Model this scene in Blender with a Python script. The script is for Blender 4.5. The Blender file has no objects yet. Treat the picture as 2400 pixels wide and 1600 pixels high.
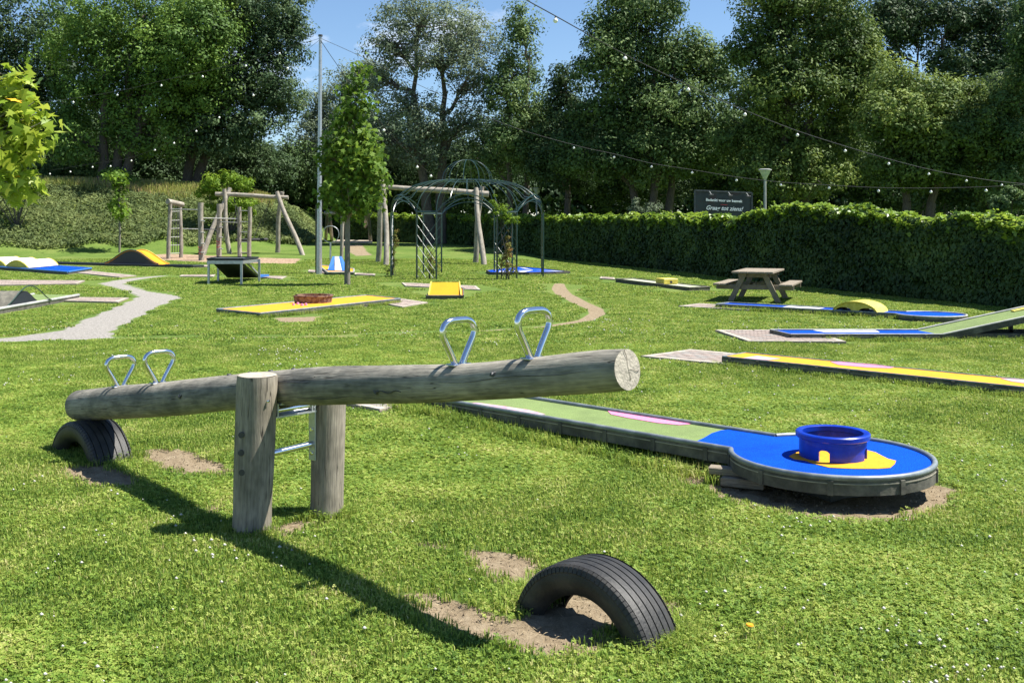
import bpy, math, random
import numpy as np
from mathutils import Vector, Matrix, noise as mnoise

random.seed(7)
RNG = np.random.default_rng(11)
SC = bpy.context.scene
COL = SC.collection
PI = math.pi

# ------------------------------------------------------------------ camera
HC, F, YH = 1.6, 2400.0, 530.0
cam_d = bpy.data.cameras.new('camera')
cam = bpy.data.objects.new('camera', cam_d)
COL.objects.link(cam)
cam.location = (0, 0, HC)
cam.rotation_euler = (math.radians(90), 0, 0)
cam_d.sensor_width = 36
cam_d.lens = 36
cam_d.shift_y = -270 / 2400
cam_d.clip_end = 2000
cam_d.clip_start = 0.05
SC.camera = cam

# ------------------------------------------------------------------ sky
w = bpy.data.worlds.new('World')
SC.world = w
w.use_nodes = True
nt = w.node_tree
for n in list(nt.nodes):
    nt.nodes.remove(n)
SUN_OFF = Vector((-0.57, 0.0, -1.0))          # shadow offset per metre of height
SUN_OFF.y = -0.02
az = math.atan2(-SUN_OFF.x, -SUN_OFF.y)       # clockwise from +Y
el = math.atan2(1.0, math.hypot(SUN_OFF.x, SUN_OFF.y))
sky = nt.nodes.new('ShaderNodeTexSky')
sky.sky_type = 'NISHITA'
sky.sun_disc = False
sky.sun_elevation = el
sky.sun_rotation = az
sky.air_density = 1.0
sky.dust_density = 0.05
sky.ozone_density = 6.0
bg = nt.nodes.new('ShaderNodeBackground')
bg.inputs['Strength'].default_value = 0.07
tc = nt.nodes.new('ShaderNodeTexCoord')
mp = nt.nodes.new('ShaderNodeMapping')
mp.inputs['Scale'].default_value = (1.0, 1.0, 2.4)
mp.inputs['Location'].default_value = (0.35, 0.0, 0.12)
no = nt.nodes.new('ShaderNodeTexNoise')
no.inputs['Scale'].default_value = 4.5
no.inputs['Detail'].default_value = 8
no.inputs['Roughness'].default_value = 0.6
cr = nt.nodes.new('ShaderNodeValToRGB')
cr.color_ramp.elements[0].position = 0.62
cr.color_ramp.elements[1].position = 0.76
mx = nt.nodes.new('ShaderNodeMix')
mx.data_type = 'RGBA'
mx.inputs[7].default_value = (8.0, 8.4, 9.2, 1)
nt.links.new(tc.outputs['Generated'], mp.inputs['Vector'])
nt.links.new(mp.outputs['Vector'], no.inputs['Vector'])
nt.links.new(no.outputs['Fac'], cr.inputs['Fac'])
nt.links.new(cr.outputs['Color'], mx.inputs[0])
nt.links.new(sky.outputs['Color'], mx.inputs[6])
nt.links.new(mx.outputs[2], bg.inputs['Color'])
wo = nt.nodes.new('ShaderNodeOutputWorld')
nt.links.new(bg.outputs['Background'], wo.inputs['Surface'])

# ------------------------------------------------------------------ sun
sd = bpy.data.lights.new('sun', 'SUN')
sd.energy = 5.0
sd.angle = math.radians(0.53)
sd.color = (1.0, 0.96, 0.88)
sun = bpy.data.objects.new('sun', sd)
COL.objects.link(sun)
sun.location = (10, 0, 20)
sun.rotation_euler = SUN_OFF.normalized().to_track_quat('-Z', 'Y').to_euler()
SC.view_settings.view_transform = 'Standard'
SC.view_settings.look = 'None'
SC.view_settings.gamma = 1
SC.view_settings.exposure = 1.15
SC.render.engine = 'CYCLES'


# ------------------------------------------------------------------ terrain and pixel helpers
def sm(t):
    t = np.clip(t, 0.0, 1.0)
    return t * t * (3 - 2 * t)


def gz(X, Y):
    X = np.asarray(X, float)
    Y = np.asarray(Y, float)
    z = 0.09 * np.exp(-(((X + 0.6) / 1.6) ** 2 + ((Y - 8.8) / 1.5) ** 2))
    z = z + 0.62 * sm((Y - 40) / 20) * sm((4 - X) / 6)
    hm = np.interp(X, [-60, -29, -24, -17.8, -15.5, -14.0, -13.0, -11.9, -11.0], [3.6, 3.3, 3.2, 3.0, 2.6, 2.1, 1.6, 0.6, 0.0])
    ys = np.interp(X, [-30, -14, -11], [45.5, 51.5, 54])
    z = z + hm * sm((Y - ys) / 10.0) ** 0.85
    z = z + 0.012 * np.sin(X * 1.3 + 0.5) * np.cos(Y * 1.1) * sm((Y - 3) / 3)
    return z


def PL(x, y, h):
    """point at absolute height h seen at pixel x, y"""
    Y = F * (HC - h) / (y - YH)
    return Vector(((x - 1200) / F * Y, Y, h))


def G(x, y):
    """ground point seen at pixel x, y"""
    a, s = (x - 1200) / F, (y - YH) / F
    Y = 2.0
    while Y < 140:
        if HC - s * Y < float(gz(a * Y, Y)):
            break
        Y += 0.25
    lo, hi = Y - 0.25, Y
    for _ in range(24):
        m = (lo + hi) / 2
        if HC - s * m < float(gz(a * m, m)):
            hi = m
        else:
            lo = m
    return Vector((a * hi, hi, float(gz(a * hi, hi))))


def AT(x, y, Y):
    """point at distance Y seen at pixel x, y"""
    return Vector(((x - 1200) / F * Y, Y, HC - (y - YH) / F * Y))


# ------------------------------------------------------------------ materials
MATS = {}


def nm(name):
    m = bpy.data.materials.new(name)
    m.use_nodes = True
    m.node_tree.nodes.clear()
    return m, m.node_tree, m.node_tree.nodes, m.node_tree.links


def rgb(c):
    return (c[0], c[1], c[2], 1)


def mat(name, c1, c2=None, scale=8.0, detail=4, rough=0.6, metal=0.0, bump=0.0, bscale=None, attr=None,
        stretch=None, spec=0.5, coat=0.0, c3=None, lo=0.35, hi=0.65, dirty=0.0):
    """procedural two or three colour surface"""
    if name in MATS:
        return MATS[name]
    m, t, N, L = nm(name)
    out = N.new('ShaderNodeOutputMaterial')
    b = N.new('ShaderNodeBsdfPrincipled')
    b.inputs['Roughness'].default_value = rough
    b.inputs['Metallic'].default_value = metal
    b.inputs['Specular IOR Level'].default_value = spec
    b.inputs['Coat Weight'].default_value = coat
    L.new(b.outputs[0], out.inputs[0])
    if attr:
        v = N.new('ShaderNodeAttribute')
        v.attribute_name = attr
        vec = v.outputs['Vector']
    else:
        g = N.new('ShaderNodeTexCoord')
        vec = g.outputs['Object']
    if stretch:
        mpn = N.new('ShaderNodeMapping')
        mpn.inputs['Scale'].default_value = stretch
        L.new(vec, mpn.inputs['Vector'])
        vec = mpn.outputs['Vector']
    n1 = N.new('ShaderNodeTexNoise')
    n1.inputs['Scale'].default_value = scale
    n1.inputs['Detail'].default_value = detail
    n1.inputs['Roughness'].default_value = 0.65
    L.new(vec, n1.inputs['Vector'])
    r = N.new('ShaderNodeValToRGB')
    e = r.color_ramp.elements
    e[0].position, e[0].color = lo, rgb(c1)
    e[1].position, e[1].color = hi, rgb(c2 or c1)
    if c3:
        x = e.new((lo + hi) / 2)
        x.color = rgb(c3)
    L.new(n1.outputs['Fac'], r.inputs['Fac'])
    colour = r.outputs['Color']
    if dirty:
        n3 = N.new('ShaderNodeTexNoise')
        n3.inputs['Scale'].default_value = 2.6
        n3.inputs['Detail'].default_value = 7
        n3.inputs['Roughness'].default_value = 0.7
        L.new(vec, n3.inputs['Vector'])
        r5 = N.new('ShaderNodeValToRGB')
        r5.color_ramp.elements[0].position = 0.32
        r5.color_ramp.elements[0].color = (1 - dirty, 1 - dirty, 1 - dirty * .9, 1)
        r5.color_ramp.elements[1].position = 0.58
        r5.color_ramp.elements[1].color = (1, 1, 1, 1)
        L.new(n3.outputs['Fac'], r5.inputs['Fac'])
        mm_ = N.new('ShaderNodeMix')
        mm_.data_type = 'RGBA'
        mm_.blend_type = 'MULTIPLY'
        mm_.inputs[0].default_value = 1
        L.new(colour, mm_.inputs[6])
        L.new(r5.outputs[0], mm_.inputs[7])
        colour = mm_.outputs[2]
    L.new(colour, b.inputs['Base Color'])
    if bump:
        n2 = N.new('ShaderNodeTexNoise')
        n2.inputs['Scale'].default_value = bscale or scale * 3
        n2.inputs['Detail'].default_value = 5
        L.new(vec, n2.inputs['Vector'])
        bp = N.new('ShaderNodeBump')
        bp.inputs['Strength'].default_value = bump
        bp.inputs['Distance'].default_value = 0.02
        L.new(n2.outputs['Fac'], bp.inputs['Height'])
        L.new(bp.outputs['Normal'], b.inputs['Normal'])
    MATS[name] = m
    return m


def wood(name, c1, c2, crack=(0.03, 0.025, 0.02), ao=0.5):
    """weathered round wood, grain runs along attribute 'grain' z"""
    m, t, N, L = nm(name)
    out = N.new('ShaderNodeOutputMaterial')
    b = N.new('ShaderNodeBsdfPrincipled')
    b.inputs['Roughness'].default_value = 0.8
    b.inputs['Specular IOR Level'].default_value = 0.25
    L.new(b.outputs[0], out.inputs[0])
    v = N.new('ShaderNodeAttribute')
    v.attribute_name = 'grain'

    def noi(sx, sz, sc, det=4):
        mp_ = N.new('ShaderNodeMapping')
        mp_.inputs['Scale'].default_value = (sx, sx, sz)
        L.new(v.outputs['Vector'], mp_.inputs['Vector'])
        n = N.new('ShaderNodeTexNoise')
        n.inputs['Scale'].default_value = sc
        n.inputs['Detail'].default_value = det
        n.inputs['Roughness'].default_value = 0.7
        L.new(mp_.outputs['Vector'], n.inputs['Vector'])
        return n.outputs['Fac']

    big = noi(1, 0.5, 7, 3)
    fine = noi(1, 0.07, 90, 4)
    r1 = N.new('ShaderNodeValToRGB')
    r1.color_ramp.elements[0].position = 0.36
    r1.color_ramp.elements[0].color = rgb(c1)
    r1.color_ramp.elements[1].position = 0.64
    r1.color_ramp.elements[1].color = rgb(c2)
    L.new(big, r1.inputs['Fac'])
    mul = N.new('ShaderNodeMix')
    mul.data_type = 'RGBA'
    mul.blend_type = 'MULTIPLY'
    mul.inputs[0].default_value = 1.0
    r2 = N.new('ShaderNodeValToRGB')
    r2.color_ramp.elements[0].position = 0.3
    r2.color_ramp.elements[0].color = (0.6, 0.6, 0.6, 1)
    r2.color_ramp.elements[1].position = 0.62
    r2.color_ramp.elements[1].color = (1.1, 1.1, 1.1, 1)
    L.new(fine, r2.inputs['Fac'])
    L.new(r1.outputs[0], mul.inputs[6])
    L.new(r2.outputs[0], mul.inputs[7])
    # long thin drying cracks
    ck = noi(1, 0.03, 26, 2)
    sub = N.new('ShaderNodeMath'); sub.operation = 'SUBTRACT'; sub.inputs[1].default_value = 0.5
    ab = N.new('ShaderNodeMath'); ab.operation = 'ABSOLUTE'
    L.new(ck, sub.inputs[0]); L.new(sub.outputs[0], ab.inputs[0])
    r3 = N.new('ShaderNodeValToRGB')
    r3.color_ramp.elements[0].position = 0.0
    r3.color_ramp.elements[0].color = (1, 1, 1, 1)
    r3.color_ramp.elements[1].position = 0.011
    r3.color_ramp.elements[1].color = (0, 0, 0, 1)
    L.new(ab.outputs[0], r3.inputs['Fac'])
    gate = noi(1, 0.6, 4, 1)
    r4 = N.new('ShaderNodeValToRGB')
    r4.color_ramp.elements[0].position = 0.46
    r4.color_ramp.elements[1].position = 0.52
    L.new(gate, r4.inputs['Fac'])
    mm = N.new('ShaderNodeMath'); mm.operation = 'MULTIPLY'
    L.new(r3.outputs[0], mm.inputs[0]); L.new(r4.outputs[0], mm.inputs[1])
    mx2 = N.new('ShaderNodeMix')
    mx2.data_type = 'RGBA'
    mx2.inputs[7].default_value = rgb(crack)
    L.new(mm.outputs[0], mx2.inputs[0])
    L.new(mul.outputs[2], mx2.inputs[6])
    L.new(mx2.outputs[2], b.inputs['Base Color'])
    bp = N.new('ShaderNodeBump')
    bp.inputs['Strength'].default_value = 0.5
    bp.inputs['Distance'].default_value = 0.006
    sb = N.new('ShaderNodeMath'); sb.operation = 'SUBTRACT'
    L.new(fine, sb.inputs[0]); L.new(mm.outputs[0], sb.inputs[1])
    L.new(sb.outputs[0], bp.inputs['Height'])
    L.new(bp.outputs['Normal'], b.inputs['Normal'])
    MATS[name] = m
    return m


def leafmat(name, cols, trans=0.3, rough=0.6, spec=0.18, tscale=0.35, pos=0.0, amp=1.3, leafamp=0.55):
    """foliage: colour from per leaf attribute 'tone' plus slow variation in the place"""
    m, t, N, L = nm(name)
    out = N.new('ShaderNodeOutputMaterial')
    b = N.new('ShaderNodeBsdfPrincipled')
    b.inputs['Roughness'].default_value = rough
    b.inputs['Specular IOR Level'].default_value = spec
    a = N.new('ShaderNodeAttribute')
    a.attribute_name = 'tone'
    g = N.new('ShaderNodeNewGeometry')
    n = N.new('ShaderNodeTexNoise')
    n.inputs['Scale'].default_value = tscale
    n.inputs['Detail'].default_value = 3
    L.new(g.outputs['Position'], n.inputs['Vector'])
    ad = N.new('ShaderNodeMath'); ad.operation = 'MULTIPLY_ADD'
    ad.inputs[1].default_value = leafamp
    L.new(a.outputs['Fac'], ad.inputs[0])
    sc = N.new('ShaderNodeMath'); sc.operation = 'MULTIPLY_ADD'
    sc.inputs[1].default_value = amp
    sc.inputs[2].default_value = 0.505 - leafamp / 2 - amp / 2 + pos
    L.new(n.outputs['Fac'], sc.inputs[0])
    L.new(sc.outputs[0], ad.inputs[2])
    r = N.new('ShaderNodeValToRGB')
    e = r.color_ramp.elements
    e[0].position = 0.0
    e[0].color = rgb(cols[0])
    e[1].position = 1.0
    e[1].color = rgb(cols[-1])
    for i in range(1, len(cols) - 1):
        x = e.new(i / (len(cols) - 1))
        x.color = rgb(cols[i])
    L.new(ad.outputs[0], r.inputs['Fac'])
    L.new(r.outputs[0], b.inputs['Base Color'])
    tr = N.new('ShaderNodeBsdfTranslucent')
    hs = N.new('ShaderNodeHueSaturation')
    hs.inputs['Value'].default_value = 1.5
    hs.inputs['Hue'].default_value = 0.485
    L.new(r.outputs[0], hs.inputs['Color'])
    L.new(hs.outputs[0], tr.inputs['Color'])
    mxs = N.new('ShaderNodeMixShader')
    mxs.inputs[0].default_value = trans
    L.new(b.outputs[0], mxs.inputs[1])
    L.new(tr.outputs[0], mxs.inputs[2])
    L.new(mxs.outputs[0], out.inputs[0])
    MATS[name] = m
    return m


# ------------------------------------------------------------------ objects
ORIG = {}


def thing(name, label, cat, loc, group=None):
    o = bpy.data.objects.new(name, None)
    COL.objects.link(o)
    o.location = loc
    o.empty_display_size = 0.1
    o['label'] = label
    o['category'] = cat
    if group:
        o['group'] = group
    ORIG[o.name] = Vector(loc)
    return o


def tag(o, label=None, cat=None, group=None, kind=None):
    if label: o['label'] = label
    if cat: o['category'] = cat
    if group: o['group'] = group
    if kind: o['kind'] = kind
    return o


def link(name, me, m, parent=None, origin=None, smooth=False):
    """me is in world coordinates relative to origin already removed"""
    o = bpy.data.objects.new(name, me)
    COL.objects.link(o)
    if m is not None and len(me.materials) == 0:
        me.materials.append(m)
    if parent is not None:
        o.parent = parent
        ORIG[o.name] = ORIG[parent.name]
    else:
        o.location = origin or (0, 0, 0)
        ORIG[o.name] = Vector(origin or (0, 0, 0))
    if smooth:
        me.polygons.foreach_set('use_smooth', [True] * len(me.polygons))
    return o


class MB:
    def __init__(s):
        s.v, s.f, s.g = [], [], []

    def add(s, vs, fs, gr=None):
        o = len(s.v)
        s.v += [tuple(p) for p in vs]
        s.f += [tuple(i + o for i in f) for f in fs]
        s.g += gr if gr else [tuple(p) for p in vs]
        return s

    def box(s, c, size, rz=0.0, bev=0.0, rot=None):
        hx, hy, hz = size[0] / 2, size[1] / 2, size[2] / 2
        R = rot if rot is not None else Matrix.Rotation(rz, 3, 'Z')
        c = Vector(c)
        if bev <= 0:
            P = [Vector((x, y, z)) for z in (-hz, hz) for x, y in ((-hx, -hy), (hx, -hy), (hx, hy), (-hx, hy))]
            s.add([c + R @ p for p in P], [(3, 2, 1, 0), (4, 5, 6, 7), (0, 1, 5, 4), (1, 2, 6, 5), (2, 3, 7, 6), (3, 0, 4, 7)],
                  [tuple(p.yzx) for p in P])
        else:
            b = bev
            rings = []
            for z, i in ((-hz, b), (-hz + b, 0), (hz - b, 0), (hz, b)):
                rings += [Vector((x, y, z)) for x, y in ((-hx + i, -hy + i), (hx - i, -hy + i), (hx - i, hy - i), (-hx + i, hy - i))]
            fs = [(3, 2, 1, 0), (12, 13, 14, 15)]
            for k in range(3):
                for j in range(4):
                    a, c2 = k * 4 + j, k * 4 + (j + 1) % 4
                    fs.append((a, c2, c2 + 4, a + 4))
            s.add([c + R @ p for p in rings], fs, [tuple(p.yzx) for p in rings])
        return s

    def beam(s, a, b, wdt, hgt, bev=0.0):
        a, b = Vector(a), Vector(b)
        d = (b - a)
        L = d.length
        d.normalize()
        side = d.cross(Vector((0, 0, 1)))
        if side.length < 1e-3:
            side = Vector((1, 0, 0))
        side.normalize()
        up = side.cross(d)
        R = Matrix((d, side, up)).transposed()
        return s.box((a + b) / 2, (L, wdt, hgt), rot=R, bev=bev)

    def tube(s, path, rad, n=8, caps=True, wob=0.0, seed=0, closed=False, gs=1.0):
        path = [Vector(p) for p in path]
        m = len(path)
        if not hasattr(rad, '__len__'):
            rad = [rad] * m
        up = Vector((0, 0, 1))
        if abs((path[1] - path[0]).normalized().z) > 0.9:
            up = Vector((1, 0, 0))
        vs, fs, gr = [], [], []
        ln = 0.0
        for i, p in enumerate(path):
            if closed:
                t = path[(i + 1) % m] - path[i - 1]
            elif i == 0:
                t = path[1] - path[0]
            elif i == m - 1:
                t = path[-1] - path[-2]
            else:
                t = path[i + 1] - path[i - 1]
            t.normalize()
            up = (up - t * up.dot(t))
            up.normalize()
            sd_ = t.cross(up)
            if i:
                ln += (p - path[i - 1]).length
            for j in range(n):
                a = 2 * PI * j / n
                r = rad[i]
                if wob:
                    r *= 1 + wob * mnoise.noise(Vector((math.cos(a) * 1.2 + seed * 7.1, math.sin(a) * 1.2, ln * 2.2)))
                q = p + up * (math.cos(a) * r) + sd_ * (math.sin(a) * r)
                vs.append(q)
                gr.append((math.cos(a) * rad[i] + seed, math.sin(a) * rad[i], ln))
        for i in range(m if closed else m - 1):
            for j in range(n):
                a, b = i * n + j, i * n + (j + 1) % n
                i2 = ((i + 1) % m) * n
                fs.append((a, b, i2 + (j + 1) % n, i2 + j))
        if caps and not closed:
            fs.append(tuple(range(n - 1, -1, -1)))
            fs.append(tuple((m - 1) * n + j for j in range(n)))
        return s.add(vs, fs, gr)

    def lathe(s, c, prof, n=24, a0=0.0, a1=2 * PI, axis=None):
        """prof: list of (r, z)"""
        c = Vector(c)
        full = abs(a1 - a0 - 2 * PI) < 1e-6
        k = n if full else n + 1
        vs, fs = [], []
        for i in range(k):
            a = a0 + (a1 - a0) * i / n
            for r, z in prof:
                p = Vector((math.cos(a) * r, math.sin(a) * r, z))
                if axis is not None:
                    p = axis @ p
                vs.append(c + p)
        m = len(prof)
        for i in range(n):
            i2 = (i + 1) % k
            for j in range(m - 1):
                fs.append((i * m + j, i2 * m + j, i2 * m + j + 1, i * m + j + 1))
        return s.add(vs, fs)

    def prism(s, poly, z0, z1):
        """poly: list of (x, y); flat slab between two heights"""
        n = len(poly)
        ar = sum(poly[i][0] * poly[(i + 1) % n][1] - poly[(i + 1) % n][0] * poly[i][1] for i in range(n))
        if ar < 0:
            poly = poly[::-1]
        vs = [(p[0], p[1], z0) for p in poly] + [(p[0], p[1], z1) for p in poly]
        fs = [tuple(range(n - 1, -1, -1)), tuple(range(n, 2 * n))]
        fs += [(i, (i + 1) % n, n + (i + 1) % n, n + i) for i in range(n)]
        return s.add(vs, fs)

    def hull8(s, p):
        """eight corners: bottom four then top four"""
        return s.add(p, [(3, 2, 1, 0), (4, 5, 6, 7), (0, 1, 5, 4), (1, 2, 6, 5), (2, 3, 7, 6), (3, 0, 4, 7)])

    def wall(s, path, z0, z1, th):
        """upright strip of thickness th along a polyline"""
        path = [Vector((p[0], p[1], 0)) for p in path]
        m = len(path)
        ins, outs = [], []
        for i in range(m):
            t = (path[min(i + 1, m - 1)] - path[max(i - 1, 0)]).normalized()
            nn = Vector((-t.y, t.x, 0)) * (th / 2)
            ins.append(path[i] + nn)
            outs.append(path[i] - nn)
        vs = []
        for i in range(m):
            a, b = ins[i], outs[i]
            vs += [(a.x, a.y, z0), (b.x, b.y, z0), (b.x, b.y, z1), (a.x, a.y, z1)]
        fs = [(0, 1, 2, 3), tuple(4 * (m - 1) + k for k in (3, 2, 1, 0))]
        for i in range(m - 1):
            for k in range(4):
                a, b = 4 * i + k, 4 * i + (k + 1) % 4
                fs.append((b, a, a + 4, b + 4))
        return s.add(vs, fs)

    def build(s, name, m, parent=None, origin=None, smooth=False, grain=False):
        o0 = ORIG[parent.name] if parent is not None else Vector(origin or (0, 0, 0))
        me = bpy.data.meshes.new(name)
        me.from_pydata([(v[0] - o0.x, v[1] - o0.y, v[2] - o0.z) for v in s.v], [], s.f)
        if grain:
            at = me.attributes.new('grain', 'FLOAT_VECTOR', 'POINT')
            at.data.foreach_set('vector', np.array(s.g, dtype=np.float32).ravel())
        me.update()
        o = link(name, me, m, parent, origin, smooth)
        if smooth:
            try:
                me.set_sharp_from_angle(angle=math.radians(40))
            except Exception:
                pass
        return o


def npmesh(name, V, Fq, m, parent=None, origin=None, tone=None, k=4, smooth=False):
    """numpy mesh: V (n,3), Fq (m,k)"""
    o0 = ORIG[parent.name] if parent is not None else Vector(origin or (0, 0, 0))
    V = np.asarray(V, np.float32) - np.array(o0, np.float32)
    me = bpy.data.meshes.new(name)
    me.vertices.add(len(V))
    me.vertices.foreach_set('co', V.ravel())
    nf = len(Fq)
    me.loops.add(nf * k)
    me.loops.foreach_set('vertex_index', np.asarray(Fq, np.int32).ravel())
    me.polygons.add(nf)
    me.polygons.foreach_set('loop_start', np.arange(0, nf * k, k, dtype=np.int32))
    me.update(calc_edges=True)
    if tone is not None:
        a = me.attributes.new('tone', 'FLOAT', 'POINT')
        a.data.foreach_set('value', np.asarray(tone, np.float32))
    if smooth:
        me.polygons.foreach_set('use_smooth', [True] * nf)
    return link(name, me, m, parent, origin)


def unit(a):
    return a / (np.linalg.norm(a, axis=1, keepdims=True) + 1e-9)


def leaf_arrays(P, N, S, rng, aspect=0.55, droop=0.0, fold=0.15):
    """rhombic folded leaves at P with rough normals N and lengths S"""
    n = len(P)
    N = unit(N)
    R = rng.normal(size=(n, 3))
    R[:, 2] -= droop
    T = unit(R - N * np.sum(R * N, 1, keepdims=True))
    B = np.cross(N, T)
    S = S[:, None]
    v0 = P - T * S * 0.5
    v2 = P + T * S * 0.5
    v1 = P + B * S * aspect * 0.5 + N * S * fold - T * S * 0.08
    v3 = P - B * S * aspect * 0.5 + N * S * fold - T * S * 0.08
    V = np.stack([v0, v1, v2, v3], 1).reshape(-1, 3)
    I = np.arange(n)[:, None] * 4
    Fq = np.concatenate([I, I + 1, I + 2, I + 3], 1)
    return V, Fq


def leaf_obj(name, P, N, S, m, parent=None, origin=None, rng=RNG, aspect=0.55, droop=0.0, fold=0.15, tone=None):
    V, Fq = leaf_arrays(P, N, S, rng, aspect, droop, fold)
    t = tone if tone is not None else rng.random(len(P))
    return npmesh(name, V, Fq, m, parent, origin, np.repeat(t, 4))


# ------------------------------------------------------------------ material library
M_LOG = wood('weathered_log', (0.145, 0.139, 0.118), (0.34, 0.312, 0.255))
M_POST = wood('weathered_post', (0.19, 0.168, 0.130), (0.36, 0.315, 0.25))
M_CUT = mat('cut_wood', (0.28, 0.25, 0.205), (0.43, 0.385, 0.315), 30, rough=0.85, bump=0.3)
M_FARWOOD = wood('grey_round_wood', (0.24, 0.21, 0.17), (0.40, 0.36, 0.30))
M_PLANKDK = mat('dark_wood_crack', (0.05, 0.04, 0.03), (0.09, 0.07, 0.05), 20, rough=.9)
M_PLANK = mat('bench_plank', (0.15, 0.12, 0.085), (0.30, 0.255, 0.195), 10, rough=0.85, attr='grain', stretch=(18, 18, 1.2), bump=0.3)
M_CHROME = mat('polished_steel', (0.72, 0.72, 0.73), (0.80, 0.80, 0.80), 20, rough=0.13, metal=1.0)
M_STEEL = mat('galvanised_steel', (0.38, 0.40, 0.42), (0.52, 0.54, 0.56), 12, rough=0.42, metal=0.7)
M_DARKMET = mat('dark_bolt', (0.03, 0.03, 0.035), (0.06, 0.06, 0.06), 20, rough=0.5)
M_RUBBER = mat('tyre_rubber', (0.010, 0.011, 0.012), (0.040, 0.038, 0.034), 7, rough=0.55, bump=0.15, bscale=80, spec=0.4)
M_RAIL = mat('lane_rail', (0.15, 0.17, 0.18), (0.26, 0.285, 0.295), 9, rough=0.45, metal=0.2, c3=(0.19, 0.22, 0.23), dirty=0.35)
M_RAILPALE = mat('pale_lane_rail', (0.28, 0.29, 0.28), (0.42, 0.42, 0.38), 9, rough=0.6, dirty=0.3)
M_SKIRT = mat('lane_side_panel', (0.065, 0.062, 0.048), (0.155, 0.145, 0.112), 7, rough=0.85, bump=0.2, c3=(0.095, 0.091, 0.072), dirty=0.4)
M_STRIP = mat('panel_edge_strip', (0.20, 0.19, 0.15), (0.34, 0.31, 0.24), 9, rough=0.7)
M_FGREEN = mat('green_felt', (0.095, 0.15, 0.035), (0.22, 0.29, 0.10), 160, detail=2, rough=0.95, bump=0.2, bscale=300, dirty=0.28)
M_FBLUE = mat('blue_felt', (0.0003, 0.026, 0.32), (0.001, 0.095, 0.62), 150, detail=2, rough=0.95, spec=0.1, bump=0.2, bscale=300, dirty=0.3)
M_FYELLOW = mat('yellow_felt', (0.62, 0.262, 0.002), (0.74, 0.325, 0.005), 60, detail=3, rough=0.9, dirty=0.16)
M_PINK = mat('pink_paint', (0.58, 0.15, 0.30), (0.68, 0.24, 0.40), 60, rough=0.85)
M_PALEPINK = mat('worn_pink_paint', (0.42, 0.36, 0.35), (0.58, 0.22, 0.36), 12, rough=0.85)
M_WHITE = mat('white_paint', (0.62, 0.62, 0.58), (0.80, 0.80, 0.76), 14, rough=0.7, dirty=0.25)
M_BLUEP = mat('glossy_blue_paint', (0.001, 0.024, 0.33), (0.002, 0.038, 0.42), 20, rough=0.35, spec=0.35, coat=0.2, dirty=0.2)
M_BLUEMID = mat('blue_plastic', (0.03, 0.12, 0.42), (0.05, 0.18, 0.50), 20, rough=0.5)
M_YELP = mat('weathered_yellow_paint', (0.55, 0.45, 0.05), (0.72, 0.60, 0.12), 14, rough=0.6, dirty=0.3)
M_REDBR = mat('red_brown_painted_wall', (0.085, 0.035, 0.036), (0.20, 0.135, 0.10), 12, rough=0.7, lo=0.45, hi=0.55)
M_BLACK = mat('black_lane_side', (0.010, 0.014, 0.022), (0.02, 0.026, 0.035), 30, rough=0.6)
M_PAVER = mat('pink_beige_paver', (0.24, 0.19, 0.158), (0.36, 0.29, 0.25), 5, rough=0.9, bump=0.3, bscale=90, dirty=0.3)
M_PAVER2 = mat('grey_paver', (0.22, 0.20, 0.18), (0.31, 0.285, 0.255), 5, rough=0.9, bump=0.3, bscale=90, dirty=0.3)
M_KERB = mat('pale_kerb_stone', (0.34, 0.30, 0.245), (0.47, 0.425, 0.35), 9, rough=0.9, bump=0.3, bscale=90, dirty=0.3)
M_JOINT = mat('sandy_joint', (0.20, 0.16, 0.12), (0.28, 0.23, 0.18), 20, rough=1.0)
M_IRON = mat('dark_green_iron', (0.010, 0.032, 0.026), (0.022, 0.052, 0.043), 14, rough=0.28, spec=0.8)
M_ROPE = mat('dark_rope', (0.02, 0.02, 0.02), (0.05, 0.05, 0.05), 60, rough=0.8)
M_BULB = mat('opal_bulb', (0.80, 0.79, 0.74), (0.86, 0.85, 0.80), 20, rough=0.25)
M_LAMPG = mat('frosted_lamp_glass', (0.33, 0.38, 0.32), (0.45, 0.50, 0.42), 10, rough=0.3)
M_BOARD = mat('dark_sign_board', (0.012, 0.016, 0.024), (0.04, 0.014, 0.018), 1.6, rough=0.5, c3=(0.03, 0.04, 0.045))
M_TEXT = mat('white_sign_print', (0.80, 0.82, 0.85), (0.86, 0.87, 0.90), 20, rough=0.6)
M_REDTXT = mat('red_sign_print', (0.45, 0.03, 0.03), (0.5, 0.04, 0.04), 20, rough=0.6)
M_BARK = mat('tree_bark', (0.05, 0.042, 0.034), (0.13, 0.11, 0.09), 6, rough=0.95, attr='grain', stretch=(6, 6, 1), bump=0.5)
M_BARKP = mat('smooth_grey_bark', (0.13, 0.115, 0.09), (0.24, 0.22, 0.18), 8, rough=0.9, attr='grain', stretch=(8, 8, 1), bump=0.3)
M_LIGHT_BLOCK = mat('hedge_light_block', (0.012, 0.018, 0.007), (0.03, 0.036, 0.016), 6, rough=1.0, bump=0.4)
M_CONC = mat('pale_concrete', (0.36, 0.30, 0.24), (0.46, 0.39, 0.31), 5, rough=0.9, dirty=0.25)


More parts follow.
